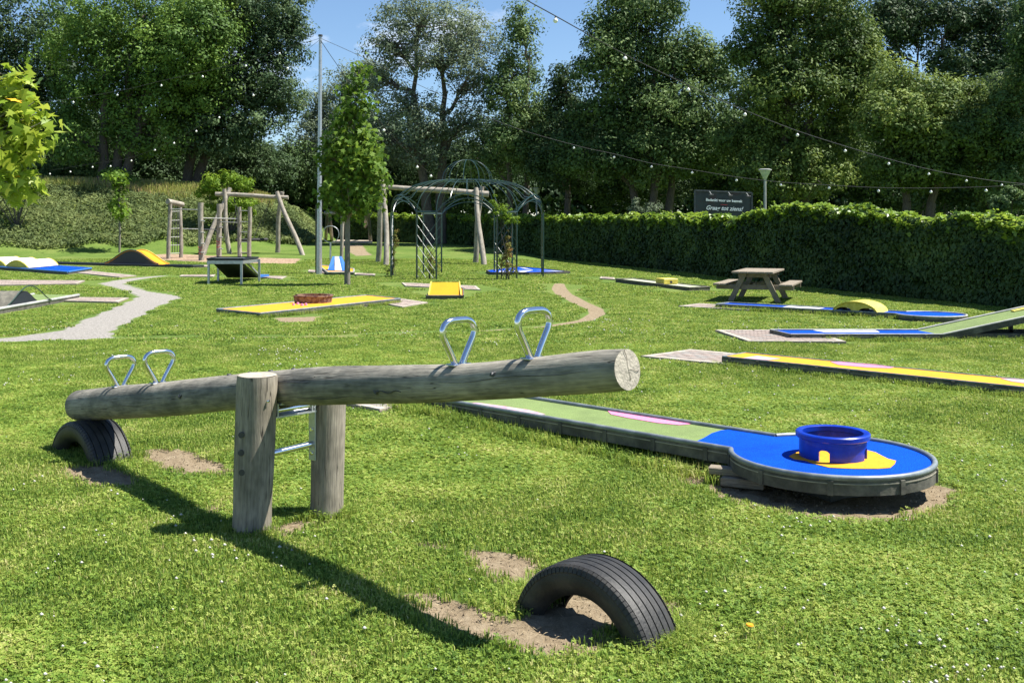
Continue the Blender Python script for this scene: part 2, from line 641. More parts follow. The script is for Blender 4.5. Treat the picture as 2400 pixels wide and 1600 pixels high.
def ground_mat():
    m, t, N, L = nm('lawn_ground')
    out = N.new('ShaderNodeOutputMaterial')
    b = N.new('ShaderNodeBsdfPrincipled')
    b.inputs['Roughness'].default_value = 0.95
    b.inputs['Specular IOR Level'].default_value = 0.15
    L.new(b.outputs[0], out.inputs[0])
    g = N.new('ShaderNodeNewGeometry')
    P = g.outputs['Position']

    def noi(sc, det=4, rgh=0.6):
        n = N.new('ShaderNodeTexNoise')
        n.inputs['Scale'].default_value = sc
        n.inputs['Detail'].default_value = det
        n.inputs['Roughness'].default_value = rgh
        L.new(P, n.inputs['Vector'])
        return n.outputs['Fac']

    def ramp(fac, stops):
        r = N.new('ShaderNodeValToRGB')
        e = r.color_ramp.elements
        e[0].position, e[0].color = stops[0][0], rgb(stops[0][1])
        e[1].position, e[1].color = stops[-1][0], rgb(stops[-1][1])
        for p, c in stops[1:-1]:
            x = e.new(p)
            x.color = rgb(c)
        L.new(fac, r.inputs['Fac'])
        return r.outputs['Color']

    def mixc(f, a, c, mode='MIX'):
        x = N.new('ShaderNodeMix')
        x.data_type = 'RGBA'
        x.blend_type = mode
        if isinstance(f, float):
            x.inputs[0].default_value = f
        else:
            L.new(f, x.inputs[0])
        L.new(a, x.inputs[6])
        L.new(c, x.inputs[7])
        return x.outputs[2]

    grass = ramp(noi(0.55, 5), [(0.3, (0.075, 0.13, 0.022)), (0.5, (0.115, 0.175, 0.034)), (0.7, (0.175, 0.21, 0.055))])
    fine = ramp(noi(22, 6, 0.75), [(0.3, (0.45, 0.5, 0.4)), (0.55, (1.0, 1.0, 1.0)), (0.75, (1.35, 1.3, 1.3))])
    grass = mixc(1.0, grass, fine, 'MULTIPLY')
    dirt = ramp(noi(14, 8, 0.8), [(0.28, (0.10, 0.074, 0.044)), (0.45, (0.215, 0.165, 0.105)), (0.6, (0.285, 0.228, 0.152)), (0.78, (0.40, 0.33, 0.23))])
    grav = ramp(noi(24, 4, 0.85), [(0.3, (0.14, 0.13, 0.118)), (0.5, (0.26, 0.243, 0.22)), (0.7, (0.42, 0.395, 0.36))])
    chip = ramp(noi(9, 5, 0.8), [(0.3, (0.10, 0.065, 0.04)), (0.5, (0.30, 0.21, 0.14)), (0.7, (0.52, 0.40, 0.30))])
    at = N.new('ShaderNodeAttribute')
    at.attribute_name = 'worn'
    sp = N.new('ShaderNodeSeparateColor')
    L.new(at.outputs['Color'], sp.inputs[0])

    def edge(ch, nsc, amp=0.5):
        ma = N.new('ShaderNodeMath'); ma.operation = 'MULTIPLY_ADD'
        ma.inputs[1].default_value = amp
        L.new(noi(nsc, 5, 0.7), ma.inputs[0])
        L.new(ch, ma.inputs[2])
        r = ramp(ma.outputs[0], [(0.5 + amp * 0.35, (0, 0, 0)), (0.5 + amp * 0.65, (1, 1, 1))])
        return r
    c = mixc(edge(sp.outputs[0], 7), grass, dirt)
    c = mixc(edge(sp.outputs[1], 5), c, grav)
    c = mixc(edge(sp.outputs[2], 3), c, chip)
    L.new(c, b.inputs['Base Color'])
    bp = N.new('ShaderNodeBump')
    bp.inputs['Strength'].default_value = 0.9
    bp.inputs['Distance'].default_value = 0.02
    L.new(noi(30, 6, 0.75), bp.inputs['Height'])
    L.new(bp.outputs['Normal'], b.inputs['Normal'])
    return m


def blade_mat(name, cols, trans=0.35):
    return leafmat(name, cols, trans=trans, rough=0.5, spec=0.3, tscale=0.8)


# ------------------------------------------------------------------ ground sheet
def polymask(X, Y, poly, soft, shift=0.0):
    """1 inside, falling to 0 within soft outside; smooth"""
    poly = np.array([(p[0], p[1]) for p in poly])
    x1, y1 = poly[:, 0], poly[:, 1]
    x2, y2 = np.roll(x1, -1), np.roll(y1, -1)
    out = np.zeros(X.shape)
    q_ = soft * 2 + shift
    bx = (X > x1.min() - q_) & (X < x1.max() + q_) & (Y > y1.min() - q_) & (Y < y1.max() + q_)
    px, py = X[bx], Y[bx]
    if px.size == 0:
        return out
    ins = np.zeros(px.shape, bool)
    dm = np.full(px.shape, 1e9)
    for a, b, c, d in zip(x1, y1, x2, y2):
        cond = ((b > py) != (d > py))
        xi = (c - a) * (py - b) / (d - b + 1e-12) + a
        ins ^= cond & (px < xi)
        ex, ey = c - a, d - b
        tt = np.clip(((px - a) * ex + (py - b) * ey) / (ex * ex + ey * ey + 1e-12), 0, 1)
        dm = np.minimum(dm, np.hypot(px - a - tt * ex, py - b - tt * ey))
    sdv = np.where(ins, dm, -dm)
    out[bx] = sm(0.5 + (sdv + shift) / (2 * soft))
    return out


def gpoly(pts):
    return [G(*p) for p in pts]


DCX, DCY = 1.965, 6.28
DIRT = [
    (gpoly([(318, 1056), (372, 1048), (450, 1055), (515, 1080), (560, 1106), (480, 1118), (400, 1104), (336, 1084)]), 0.06),
    (gpoly([(930, 1382), (1010, 1388), (1100, 1412), (1165, 1438), (1215, 1452), (1300, 1372), (1450, 1396), (1490, 1450), (1440, 1490), (1385, 1532), (1250, 1530), (1150, 1500), (1050, 1460), (960, 1412)]), 0.05),
    (gpoly([(1080, 1284), (1190, 1292), (1290, 1312), (1290, 1372), (1200, 1374), (1110, 1342)]), 0.05),
    (gpoly([(1545, 1400), (1590, 1405), (1600, 1440), (1560, 1450)]), 0.03),
    (gpoly([(110, 1092), (250, 1086), (335, 1118), (300, 1146), (180, 1138)]), 0.06),  # shade beside the left tyre, put in as an earth coloured patch
    (gpoly([(1660, 1140), (1690, 1110), (1800, 1120), (2000, 1130), (2180, 1130), (2250, 1148), (2255, 1188), (2140, 1216), (1990, 1226), (1800, 1200), (1690, 1170)]), 0.07),
    ([(DCX + math.cos(a) * .56, DCY + math.sin(a) * .56) for a in np.linspace(0, 2 * PI, 20, endpoint=False)], .05),
    (gpoly([(960, 1262), (1040, 1270), (1060, 1284), (980, 1280)]), 0.12),
    (gpoly([(480, 1180), (530, 1178), (528, 1196), (490, 1200)]), 0.08),
    (gpoly([(1590, 1112), (1660, 1112), (1672, 1126), (1610, 1134)]), 0.05),
    (gpoly([(600, 1238), (760, 1205), (820, 1222), (640, 1262)]), 0.06),
    (gpoly([(640, 744), (757, 741), (740, 752), (660, 755)]), 0.2),
    (gpoly([(800, 573), (848, 573), (860, 590), (872, 598), (836, 600), (815, 588)]), 0.4),
]


def strip(pts, wd):
    P = [G(*p) for p in pts]
    L, R = [], []
    for i, p in enumerate(P):
        t = (P[min(i + 1, len(P) - 1)] - P[max(i - 1, 0)])
        t.z = 0
        t.normalize()
        q = Vector((-t.y, t.x, 0)) * (wd[i] / 2 if hasattr(wd, '__len__') else wd / 2)
        L.append(p + q)
        R.append(p - q)
    return L + R[::-1]


DIRT.append((strip([(1311, 664), (1310, 676), (1322, 690), (1357, 708), (1395, 724), (1400, 735), (1372, 750), (1310, 760), (1265, 766)], [.25, .38, .38, .34, .3, .3, .24, .16, .1]), 0.12))
DIRT.append((strip([(1265, 766), (1100, 776), (800, 787), (500, 789), (265, 792)], 0.10), 0.12))
GRAVEL = [(gpoly([(-60, 797), (0, 793), (61, 787), (143, 774), (184, 756), (230, 737), (275, 719), (326, 695), (296, 682), (233, 665), (261, 658), (331, 650), (384, 645), (390, 647), (306, 659), (290, 666), (343, 682), (425, 696), (388, 711), (326, 742), (261, 774), (267, 791), (204, 795), (82, 798), (0, 802), (-60, 806)]), 0.12)]
CHIPS = [(gpoly([(340, 598), (400, 595), (473, 598), (586, 603), (706, 606), (690, 618), (600, 617), (408, 611), (345, 608)]), 0.4)]


def ax(*segs):
    out = [segs[0][0]]
    for a, b, st in segs:
        n = max(1, int(round((b - a) / st)))
        out += list(np.linspace(a, b, n + 1)[1:])
    return np.array(out)


gx = ax((-300, -60, 20), (-60, -20, 1.0), (-20, -5, 0.25), (-5, 5, 0.05), (5, 14, 0.2), (14, 60, 2), (60, 300, 20))
gy = ax((-60, 0, 10), (0, 3, 0.5), (3, 12, 0.05), (12, 25, 0.12), (25, 50, 0.35), (50, 75, 0.8), (75, 400, 15))
XX, YY = np.meshgrid(gx, gy)
ZZ = gz(XX, YY)
dirt = np.zeros_like(XX)
for poly, sf in DIRT:
    dirt = np.maximum(dirt, polymask(XX, YY, poly, sf))
ZZ = ZZ - 0.012 * dirt * (YY < 20)
ZZ = ZZ + (0.006 * RNG.normal(size=XX.shape)) * dirt * (YY < 12)
grav = np.zeros_like(XX)
for poly, sf in GRAVEL:
    grav = np.maximum(grav, polymask(XX, YY, poly, sf))
chip = np.zeros_like(XX)
for poly, sf in CHIPS:
    chip = np.maximum(chip, polymask(XX, YY, poly, sf))
nx, ny = len(gx), len(gy)
idx = np.arange(nx * ny).reshape(ny, nx)
Fq = np.stack([idx[:-1, :-1], idx[:-1, 1:], idx[1:, 1:], idx[1:, :-1]], -1).reshape(-1, 4)
lawn = npmesh('lawn', np.stack([XX, YY, ZZ], -1).reshape(-1, 3), Fq, ground_mat(), smooth=True)
ca = lawn.data.color_attributes.new('worn', 'FLOAT_COLOR', 'POINT')
ca.data.foreach_set('color', np.stack([dirt, grav, chip, np.ones_like(dirt)], -1).astype(np.float32).ravel())
tag(lawn, 'sunlit green lawn with worn earth patches and a gravel path', kind='structure')

# ------------------------------------------------------------------ round log seesaw
LD = Vector((0.717, -0.697, 0)).normalized()      # along the beam, towards the near end
LA = Vector((0.697, 0.717, 0)).normalized()       # across it


def logpt(t):
    p = Vector((-1.2, 5.52, 0)) + LD * t
    p.z = sum(log_cr(t + e)[0] for e in (-.2, -.1, 0, .1, .2)) / 5 if abs(t) < 2.3 else log_cr(t)[0]
    return p


LOGX = [176, 291, 406, 521, 674, 808, 999, 1103, 1294, 1400, 1474]
LOGT = [916, 903, 893, 880, 866, 856, 854, 852, 833, 821, 814]
LOGB = [984, 981, 974, 963, 950, 947, 944, 939, 927, 922, 911]


def log_cr(t):
    """centre height and radius of the beam at t metres from the axle"""
    X_, Y_ = -1.2 + LD.x * t, 5.52 + LD.y * t
    x_ = 1200 + F * X_ / Y_
    yt, yb = np.interp(x_, LOGX, LOGT), np.interp(x_, LOGX, LOGB)
    return HC - ((yt + yb) / 2 - YH) * Y_ / F, (yb - yt) / 2 * Y_ / F


see = thing('seesaw', 'weathered log seesaw with four steel handles on two wooden posts', 'seesaw', (-1.2, 5.5, 0))
mb = MB()
ts = np.linspace(-2.69, 2.29, 46)
path, rad = [], []
for t in ts:
    p = logpt(t)
    path.append(p)
    r = log_cr(t)[1]
    rad.append(r * (0.82 if t == ts[0] else 1.0))
path.insert(1, path[0] + (path[1] - path[0]) * 0.15)
rad.insert(1, rad[1])
print('log ends', path[0], rad[1], path[-1], rad[-1])
RE = rad[-1]
mb.tube(path, rad, 32, wob=0.04, seed=3)
beam = mb.build('beam', M_LOG, see, smooth=True, grain=True)
# near cut end with a drying crack
ax_ = (path[-1] - path[-2]).normalized()
sd2 = ax_.cross(Vector((0, 0, 1))).normalized()
up2 = sd2.cross(ax_)
mb = MB()
c0 = path[-1] + ax_ * 0.001
vs = [c0 + ax_ * 0.004]
for k in range(40):
    a = 2 * PI * k / 40
    r = RE * 0.985 * (1 + 0.05 * mnoise.noise(Vector((math.cos(a), math.sin(a), 5))))
    vs.append(c0 + up2 * math.cos(a) * r + sd2 * math.sin(a) * r)
mb.add(vs, [(0, 1 + (k + 1) % 40, 1 + k) for k in range(40)])
mb.build('cut_end', M_CUT, beam)
for nm_, a0, ln in (('crack', 0.10, 0.079), ('crack', 3.35, 0.042), ('crack', 4.55, 0.066)):
    mb = MB()
    q = []
    for k in range(6):
        rr = ln * k / 5
        aa = a0 + 0.07 * math.sin(k * 1.7 + a0)
        q.append(c0 + ax_ * 0.0045 + up2 * math.cos(aa) * rr + sd2 * math.sin(aa) * rr)
    mb.tube(q, [0.0005, 0.0006, 0.0007, 0.0009, 0.0011, 0.0012], 5)
    mb.build(nm_, M_PLANKDK, beam)


def top_at(t):
    """top surface of the beam"""
    p = logpt(t)
    p.z += log_cr(t)[1]
    return p


for t in (-2.02, -1.47, 1.34, 1.80):
    b0 = top_at(t)
    b0.z -= 0.004
    hp_ = [(-0.020, 0.0), (-0.044, 0.045), (-0.072, 0.092), (-0.090, 0.122), (-0.097, 0.142), (-0.096, 0.160), (-0.086, 0.180), (-0.070, 0.192), (-0.045, 0.199)]
    prof = hp_ + [(0, 0.200)] + [(-a_, b_) for a_, b_ in hp_[::-1]]
    pts = []
    for i in range(len(prof) - 1):
        for k in range(3):
            f = k / 3
            pts.append(b0 + LA * (prof[i][0] * (1 - f) + prof[i + 1][0] * f) + Vector((0, 0, prof[i][1] * (1 - f) + prof[i + 1][1] * f)))
    pts.append(b0 + LA * prof[-1][0])
    h = MB().tube(pts, 0.0145, 14).build('handle', M_CHROME, see, smooth=True)
    sl = math.atan(0.14)
    MB().box(b0 + Vector((0, 0, 0.002)), (0.055, 0.11, 0.008), rz=math.atan2(LD.y, LD.x), bev=0.003).build('flange', M_CHROME, h)
for t0_, t1_, dz, w_, nm_ in ((0.86, 1.04, -.028, .0045, 'split'), (0.84, 0.885, -.028, .009, 'knot'), (-0.35, 0.5, .035, .0018, 'split'), (-2.1, -1.3, -.02, .0018, 'split'), (1.3, 2.15, .01, .0016, 'split'), (0.2, 0.9, -.055, .0016, 'split'), (1.62, 1.65, .03, .008, 'knot'), (-1.02, -.98, .01, .009, 'knot')):
    q = []
    for k in range(12):
        t = t0_ + (t1_ - t0_) * k / 11
        p = logpt(t)
        r = log_cr(t)[1] * 1.0
        dzz = dz + .006 * math.sin(k * .9 + t0_ * 7)
        h_ = math.sqrt(max(.001, r * r - dzz * dzz))
        q.append(p - LA * (h_ * 1.0 + .0005) + Vector((0, 0, dzz)))
    MB().tube(q, [w_ * (.25 + .75 * math.sin(PI * (k + .5) / 12)) for k in range(12)], 5).build(nm_, M_DARKMET, beam)
# dark plugs along the top of the beam
for t in (-0.62, -0.40, -0.18, 0.04):
    p = top_at(t)
    MB().lathe(p - Vector((0, 0, 0.006)), [(0, 0.014), (0.010, 0.013), (0.014, 0.008), (0.014, 0)], 12).build('plug', M_DARKMET, see, smooth=True)

FP = Vector((-1.372, 5.40, 0))
BP = Vector((-1.035, 5.72, 0))


def seepost(base, topz, r, lean, seed, n=28):
    pth, rd = [], []
    for k in range(15):
        f = k / 14
        z = -0.15 + (topz + 0.15) * f
        p = base + Vector(lean) * (z / topz)
        p.z = z
        pth.append(p)
        rd.append(r * np.interp(f, [0, 0.3, 0.75, 0.98, 1], [1.03, 0.97, 1.0, 1.02, 0.985]))
    return pth, rd


pth, rd = seepost(FP, 0.815, 0.104, (0.028, 0, 0), 1)
post = MB().tube(pth, rd, 28, wob=0.05, seed=1).build('post', M_POST, see, smooth=True, grain=True)
MB().lathe(pth[-1] + Vector((0, 0, 0.001)), [(0, 0.004), (0.092, 0.003), (0.100, 0)], 28).build('cut_top', M_CUT, post)
for px_, py_ in ((567, 1018), (566, 1060), (568, 1106)):
    c = AT(px_, py_, 5.31)
    MB().lathe(c, [(0, 0.013), (0.016, 0.013), (0.016, 0.0)], 16, axis=Matrix.Rotation(PI / 2, 3, 'X')).build('bolt_hole', M_DARKMET, post)
c = AT(629, 940, 5.325)
MB().lathe(c, [(0, 0.012), (0.006, 0.010), (0.009, 0.0)], 10, axis=Matrix.Rotation(PI / 2, 3, 'X')).build('bolt', M_CHROME, post, smooth=True)
pth2, rd2 = seepost(BP, 0.66, 0.094, (0.012, 0.0, 0), 2)
post2 = MB().tube(pth2, rd2, 28, wob=0.05, seed=9).build('post', M_POST, see, smooth=True, grain=True)
# steel plate on the inner side of the rear post, bolts on it
axn = (BP - FP).normalized()
pl = BP - axn * 0.098 + Vector((0.004, 0, 0.51))
plate = MB().box(pl, (0.008, 0.06, 0.40), rz=math.atan2(axn.y, axn.x), bev=0.002).build('plate', M_STEEL, see)
for dz in (-0.16, -0.03, 0.10):
    MB().lathe(pl - axn * 0.004 + Vector((0, 0, dz)), [(0, 0.008), (0.010, 0.007), (0.013, 0)], 10,
               axis=Matrix.Rotation(math.atan2(-axn.y, -axn.x), 3, 'Z') @ Matrix.Rotation(PI / 2, 3, 'Y')).build('bolt', M_CHROME, plate, smooth=True)
MB().tube([FP + axn * 0.08 + Vector((0.014, 0, 0.385)), BP - axn * 0.08 + Vector((0, 0, 0.40))], 0.017, 16).build('foot_bar', M_CHROME, see, smooth=True)
a1 = FP + axn * 0.09 + Vector((0.02, 0, 0.615))
a2 = BP - axn * 0.09 + Vector((0, 0, 0.615))
MB().tube([a1, a2], 0.024, 18).build('axle', M_CHROME, see, smooth=True)
mb = MB()
mid = (a1 + a2) / 2
mb.beam(a1 + Vector((0, 0, -0.032)), a2 + Vector((0, 0, -0.032)), 0.07, 0.008)
mb.beam(a1 + axn * 0.02 + Vector((0, 0, 0.005)), a1 + axn * 0.028 + Vector((0, 0, 0.005)), 0.07, 0.07)
mb.beam(a2 - axn * 0.028 + Vector((0, 0, 0.005)), a2 - axn * 0.02 + Vector((0, 0, 0.005)), 0.07, 0.07)
mb.beam(a1 + axn * 0.03 + Vector((0, 0, 0.036)), a2 - axn * 0.03 + Vector((0, 0, 0.036)), 0.09, 0.010)
mb.build('axle_bracket', M_STEEL, see)


# ------------------------------------------------------------------ half buried tyres
def tyre(C, zc, label, R=0.345, W=0.215, worn=False):
    t = thing('tyre', label, 'tyre', (C[0], C[1], 0), 'half buried tyres under the seesaw ends')
    rot = Matrix((LD, Vector((0, 0, 1)), -LA)).transposed()     # lathe z -> axle, x -> along beam, y -> up
    cc = Vector((C[0], C[1], zc))
    hw = W / 2
    # cross-section: r, z (axle) ; tread with grooves
    tr = []
    edges = [-hw * 0.80, -hw * 0.47, -hw * 0.15, hw * 0.17, hw * 0.48, hw * 0.80]
    outer = [(-hw * 0.97, R - 0.028), (-hw * 0.90, R - 0.012)]
    gw = 0.0035
    tread = []
    for i, e in enumerate(edges):
        dr = 0.008
        rr = R - 0.010 * (abs(e) / hw) ** 2
        tread += [(e - gw, rr), (e - gw * 0.6, rr - dr), (e + gw * 0.6, rr - dr), (e + gw, rr)]
    side_l = [(-hw * 0.62, R * 0.645), (-hw * 0.72, R * 0.66), (-hw * 0.80, R * 0.675), (-hw * 0.95, R * 0.74), (-hw * 1.02, R * 0.82), (-hw * 1.0, R * 0.88)]
    prof = [(r, z) for z, r in side_l + outer + tread] + [(r, z) for z, r in [(-a, b) for a, b in outer[::-1]] + [(-a, b) for a, b in side_l[::-1]]]
    inner = [(R * 0.66, hw * 0.56), (R * 0.78, hw * 0.84), (R * 0.90, hw * 0.84), (R * 0.945, hw * 0.6), (R * 0.95, 0), (R * 0.945, -hw * 0.6),
             (R * 0.90, -hw * 0.84), (R * 0.78, -hw * 0.84), (R * 0.66, -hw * 0.56)]
    prof = prof + inner + [prof[0]]
    o = MB().lathe(cc, prof, 90, a0=-0.10, a1=PI + 0.10, axis=rot).build('casing', M_RUBBER, t, smooth=True)
    # shoulder sipes: short raised ribs between cuts
    mb = MB()
    for sgn in (-1, 1):
        for k in range(50):
            a = -0.05 + (PI + 0.1) * k / 49
            da = 0.027
            ring = []
            for aa in (a - da, a + da):
                for z, r in ((sgn * hw * 0.83, R - 0.004), (sgn * hw * 0.93, R - 0.011), (sgn * hw * 1.005, R - 0.032), (sgn * hw * 0.96, R - 0.045)):
                    ring.append(cc + rot @ Vector((math.cos(aa) * r, math.sin(aa) * r, z)))
            f = [(j, j + 1, j + 5, j + 4) for j in range(3)] if sgn < 0 else [(j + 4, j + 5, j + 1, j) for j in range(3)]
            low = [cc + rot @ Vector((math.cos(aa) * (R - 0.05), math.sin(aa) * (R - 0.05), sgn * hw * 0.6)) for aa in (a - da, a + da)]
            ring += low
            f += [(0, 1, 2, 3, 8), (4, 5, 6, 7, 9)]
            mb.add(ring, f)
    s = mb.build('shoulder_tread', M_RUBBER, t)
    tag(s, kind='stuff')
    return t


tyre((0.335, 4.15), -0.125, 'black car tyre half buried in bare earth, nearest the camera', R=0.375, W=.225)
tyre((-2.95, 7.18), -0.172, 'black car tyre half buried under the low end of the log seesaw', R=0.42, W=.28)

# ------------------------------------------------------------------ mini golf lanes
LG = 'mini golf lanes on the lawn'


def patch(parent, name, m, pts, z):
    """thin painted sheet on a lane bed, pts world xy"""
    mb = MB().prism([(p[0], p[1]) for p in pts], z, z + 0.003)
    return mb.build(name, m, parent)


def resample(poly, st):
    out = [Vector((p[0], p[1], 0)) for p in poly[:1]]
    for a, b in zip(poly[:-1], poly[1:]):
        a, b = Vector((a[0], a[1], 0)), Vector((b[0], b[1], 0))
        L = (b - a).length
        n = max(1, int(L / st))
        for i in range(1, n + 1):
            out.append(a.lerp(b, i / n))
    return out


def walk(path, st, off=0.1):
    """points and tangents each st along path"""
    res = []
    acc, nxt = 0.0, off
    for a, b in zip(path[:-1], path[1:]):
        a, b = Vector((a[0], a[1], 0)), Vector((b[0], b[1], 0))
        L = (b - a).length
        while L > 0 and acc + L >= nxt:
            f = (nxt - acc) / L
            res.append((a.lerp(b, f), (b - a).normalized()))
            nxt += st
        acc += L
    return res


def outline_lane(label, segs, zr, bedm, bed_poly, railm=None, rr=0.016, depth=0.085, brackets=0.0, group=LG, cen=None, bedz=-0.018):
    allp = [p for s in segs for p in s]
    cx = sum(p[0] for p in allp) / len(allp)
    cy = sum(p[1] for p in allp) / len(allp)
    if cen: cx, cy = cen
    t = thing('golf_lane', label, 'golf lane', (cx, cy, 0), group)
    MB().prism(bed_poly, zr + bedz - 0.012, zr + bedz).build('bed', bedm, t)
    for s in segs:
        nm_ = 'rail' if len(s) < 4 else 'curved_rail'
        MB().tube([(p[0], p[1], zr - rr * 0.6) for p in s], rr, 10).build(nm_, railm or M_RAIL, t, smooth=True)
        pn = MB().wall([(p[0], p[1]) for p in s], zr - rr * 1.2 - depth, zr - rr * 1.4, 0.022).build('side_panel', M_SKIRT, t)
        if brackets:
            for p, d in walk(s, brackets):
                nn = Vector((d.y, -d.x, 0))
                if nn.dot(Vector((cx, cy, 0)) - p) > 0:
                    nn = -nn
                MB().box((p.x + nn.x * 0.014, p.y + nn.y * 0.014, zr - rr * 1.4 - depth / 2), (0.032, 0.012, depth * 0.98),
                         rz=math.atan2(d.y, d.x), bev=0.002).build('bracket', M_SKIRT, pn)
            off = []
            for p, d in walk(s, 0.08, 0.01):
                nn = Vector((d.y, -d.x, 0))
                if nn.dot(Vector((cx, cy, 0)) - p) > 0:
                    nn = -nn
                off.append(p + nn * 0.012)
            if len(off) > 2:
                MB().wall([(p.x, p.y) for p in off], zr - 0.044, zr - 0.038, 0.006).build('edge_strip', M_STRIP, pn)
    return t


def quad_lane(label, A, B, C, D, zr, bedm, railm=None, rr=0.018, depth=None, brackets=0.0, bedz=-0.018):
    """A near start, B near end, C far end, D far start"""
    A, B, C, D = [Vector((p[0], p[1], 0)) for p in (A, B, C, D)]
    depth = depth if depth is not None else zr - 0.005
    t = outline_lane(label, [[A, B], [B, C], [C, D], [D, A]], zr, bedm, [A, B, C, D], railm, rr, depth, brackets, bedz=bedz)
    return t


def bil(A, B, C, D, u, v):
    return Vector(A).lerp(Vector(B), u).lerp(Vector(D).lerp(Vector(C), u), v)


# 1. large green and blue lane with round end
d1 = Vector((0.7274, -0.686, 0))
n1 = Vector((0.686, 0.7274, 0))
S0 = Vector((-0.508, 8.657, 0)) - d1 * 0.28
W1 = 0.285
DC = Vector((1.965, 6.325, 0))
DR = 0.600
ang = math.asin(W1 / DR)
th0 = math.atan2(-d1.y, -d1.x)
near0, far0 = S0 - n1 * W1, S0 + n1 * W1
arc = []
for k in range(49):
    a = th0 + ang + (2 * PI - 2 * ang) * k / 48
    arc.append(DC + Vector((math.cos(a), math.sin(a), 0)) * DR)
# th0+ang is on which side?
if (arc[0] - DC).dot(n1) > 0:
    arc = arc[::-1]
ZR = 0.2
l1 = outline_lane('green golf lane ending in a round blue platform with a blue cup',
                  [[near0, arc[0]], arc, [arc[-1], far0], [far0, near0]], ZR, M_FGREEN,
                  [near0] + arc + [far0], brackets=0.41, rr=0.017)
ZB = ZR - 0.018
# blue part of the bed
bl = [PL(x, y, ZB) for x, y in ((1712, 1052), (1633, 1036), (1650, 1027), (1668, 1016), (1690, 1009), (1716, 1005))]
blue_poly = [tuple(p.xy) for p in (bl[1:])]
ain = [DC + (p - DC) * 0.972 for p in arc]
fp = far0 + d1 * ((arc[-1] - far0).dot(d1))


def clampside(p, s):
    q = p - S0
    return S0 + d1 * q.dot(d1) + n1 * (s * (W1 - 0.012))


b_start = clampside(bl[1], -1)
b_end = clampside(bl[-1], 1)
poly = [b_start] + ain + [b_end] + [S0 + (p - S0) for p in bl[2:-1]][::-1]
patch(l1, 'blue_bed_paint', M_FBLUE, poly, ZB + 0.001)
# pink stripes
pk = [PL(x, y, ZB + .004) for x, y in ((1424, 962), (1470, 966), (1540, 978), (1600, 987), (1618, 993), (1590, 995), (1540, 990), (1470, 978), (1432, 970))]
patch(l1, 'pink_stripe', M_PINK, pk, ZB + 0.001)
pk = [PL(x, y, ZB + .004) for x, y in ((1085, 944), (1120, 943), (1180, 951), (1240, 960), (1278, 970), (1262, 972), (1210, 968))]
patch(l1, 'worn_pink_stripe', M_PALEPINK, pk, ZB + 0.001)
yp = [PL(1600 + x / 2.94, 900 + y / 2.94, ZB + .006) for x, y in
      ((733, 497), (790, 466), (900, 440), (1100, 430), (1270, 455), (1330, 470), (1370, 492), (1415, 514), (1470, 528), (1462, 548), (1430, 576), (1340, 583), (1180, 583), (1010, 575), (905, 548), (850, 527), (770, 515))]
patch(l1, 'yellow_bed_paint', M_FYELLOW, yp, ZB + 0.005)
# blue cup obstacle with four doorways
cup = MB()
cr_, ch = 0.200, 0.150
NS = 96
doors = [math.radians(a) for a in (238, 328, 58, 148)]
prev = None
CC = Vector((1.97, 6.29, 0))


def door_h(a):
    for dd in doors:
        x = abs((a - dd + PI) % (2 * PI) - PI) * cr_
        if x < 0.033:
            return 0.052 + 0.016 * math.sqrt(max(0, 1 - (x / 0.033) ** 2))
    return 0.0


angs = sorted([2 * PI * k / NS for k in range(NS)] + [(dd + s * 0.1649) % (2 * PI) for dd in doors for s in (-1, 1)] + [(dd + s * 0.1652) % (2 * PI) for dd in doors for s in (-1, 1)])
cols = []
for a in angs:
    dh = door_h(a)
    z0 = ZB + 0.009 + dh
    z1 = ZB + ch
    cc_, ss_ = math.cos(a), math.sin(a)
    cols.append([(CC.x + cc_ * cr_, CC.y + ss_ * cr_, z0), (CC.x + cc_ * cr_, CC.y + ss_ * cr_, z1),
                 (CC.x + cc_ * (cr_ - .014), CC.y + ss_ * (cr_ - .014), z1), (CC.x + cc_ * (cr_ - .014), CC.y + ss_ * (cr_ - .014), z0)])
vs, fs = [], []
for c in cols: vs += c
K = len(cols)
for i in range(K):
    j = (i + 1) % K
    for q in range(4):
        a, b = i * 4 + q, i * 4 + (q + 1) % 4
        c, d = j * 4 + (q + 1) % 4, j * 4 + q
        fs.append((b, a, d, c))
cup.add(vs, fs)
cupo = cup.build('cup', M_BLUEP, l1, smooth=True)
MB().lathe((CC.x, CC.y, ZB + ch), [(cr_ - .020, -0.024), (cr_ - .020, 0.006), (cr_ - .014, 0.010), (cr_ + .014, 0.010), (cr_ + .021, 0.004), (cr_ + .021, -0.020), (cr_ + .015, -0.026), (cr_ - .020, -0.026)], 72).build('rim', M_BLUEP, cupo, smooth=True)
# supports below the lane
for k, tt in enumerate((0.3, 1.6, 2.9)):
    c = S0 + d1 * tt
    MB().box((c.x, c.y, 0.04), (0.12, 0.42, 0.16), rz=math.atan2(d1.y, d1.x), bev=0.01).build('support', M_SKIRT, l1)
MB().box((DC.x, DC.y, 0.04), (0.5, 0.5, 0.17), rz=0.5, bev=0.01).build('support', M_SKIRT, l1)
b = MB()
q = G(1752, 1143)
b.box((q.x - 0.02, q.y + 0.03, 0.035), (0.26, 0.085, 0.055), rz=-0.42, bev=0.006)
tag(b.build('wooden_block', M_PLANK, None, (q.x, q.y, 0), grain=True), 'grey wooden block lying on the earth under the round blue lane end', 'block')
b = MB()
b.box((q.x - 0.10, q.y + 0.12, 0.085), (0.22, 0.085, 0.045), rz=-0.35, bev=0.006)
b.box((q.x - 0.06, q.y + 0.14, 0.03), (0.20, 0.085, 0.06), rz=-0.40, bev=0.006)
tag(b.build('wooden_block', M_PLANK, None, (q.x, q.y + .1, 0), grain=True), 'stepped wooden packing block behind the loose block beside the lane corner', 'block')

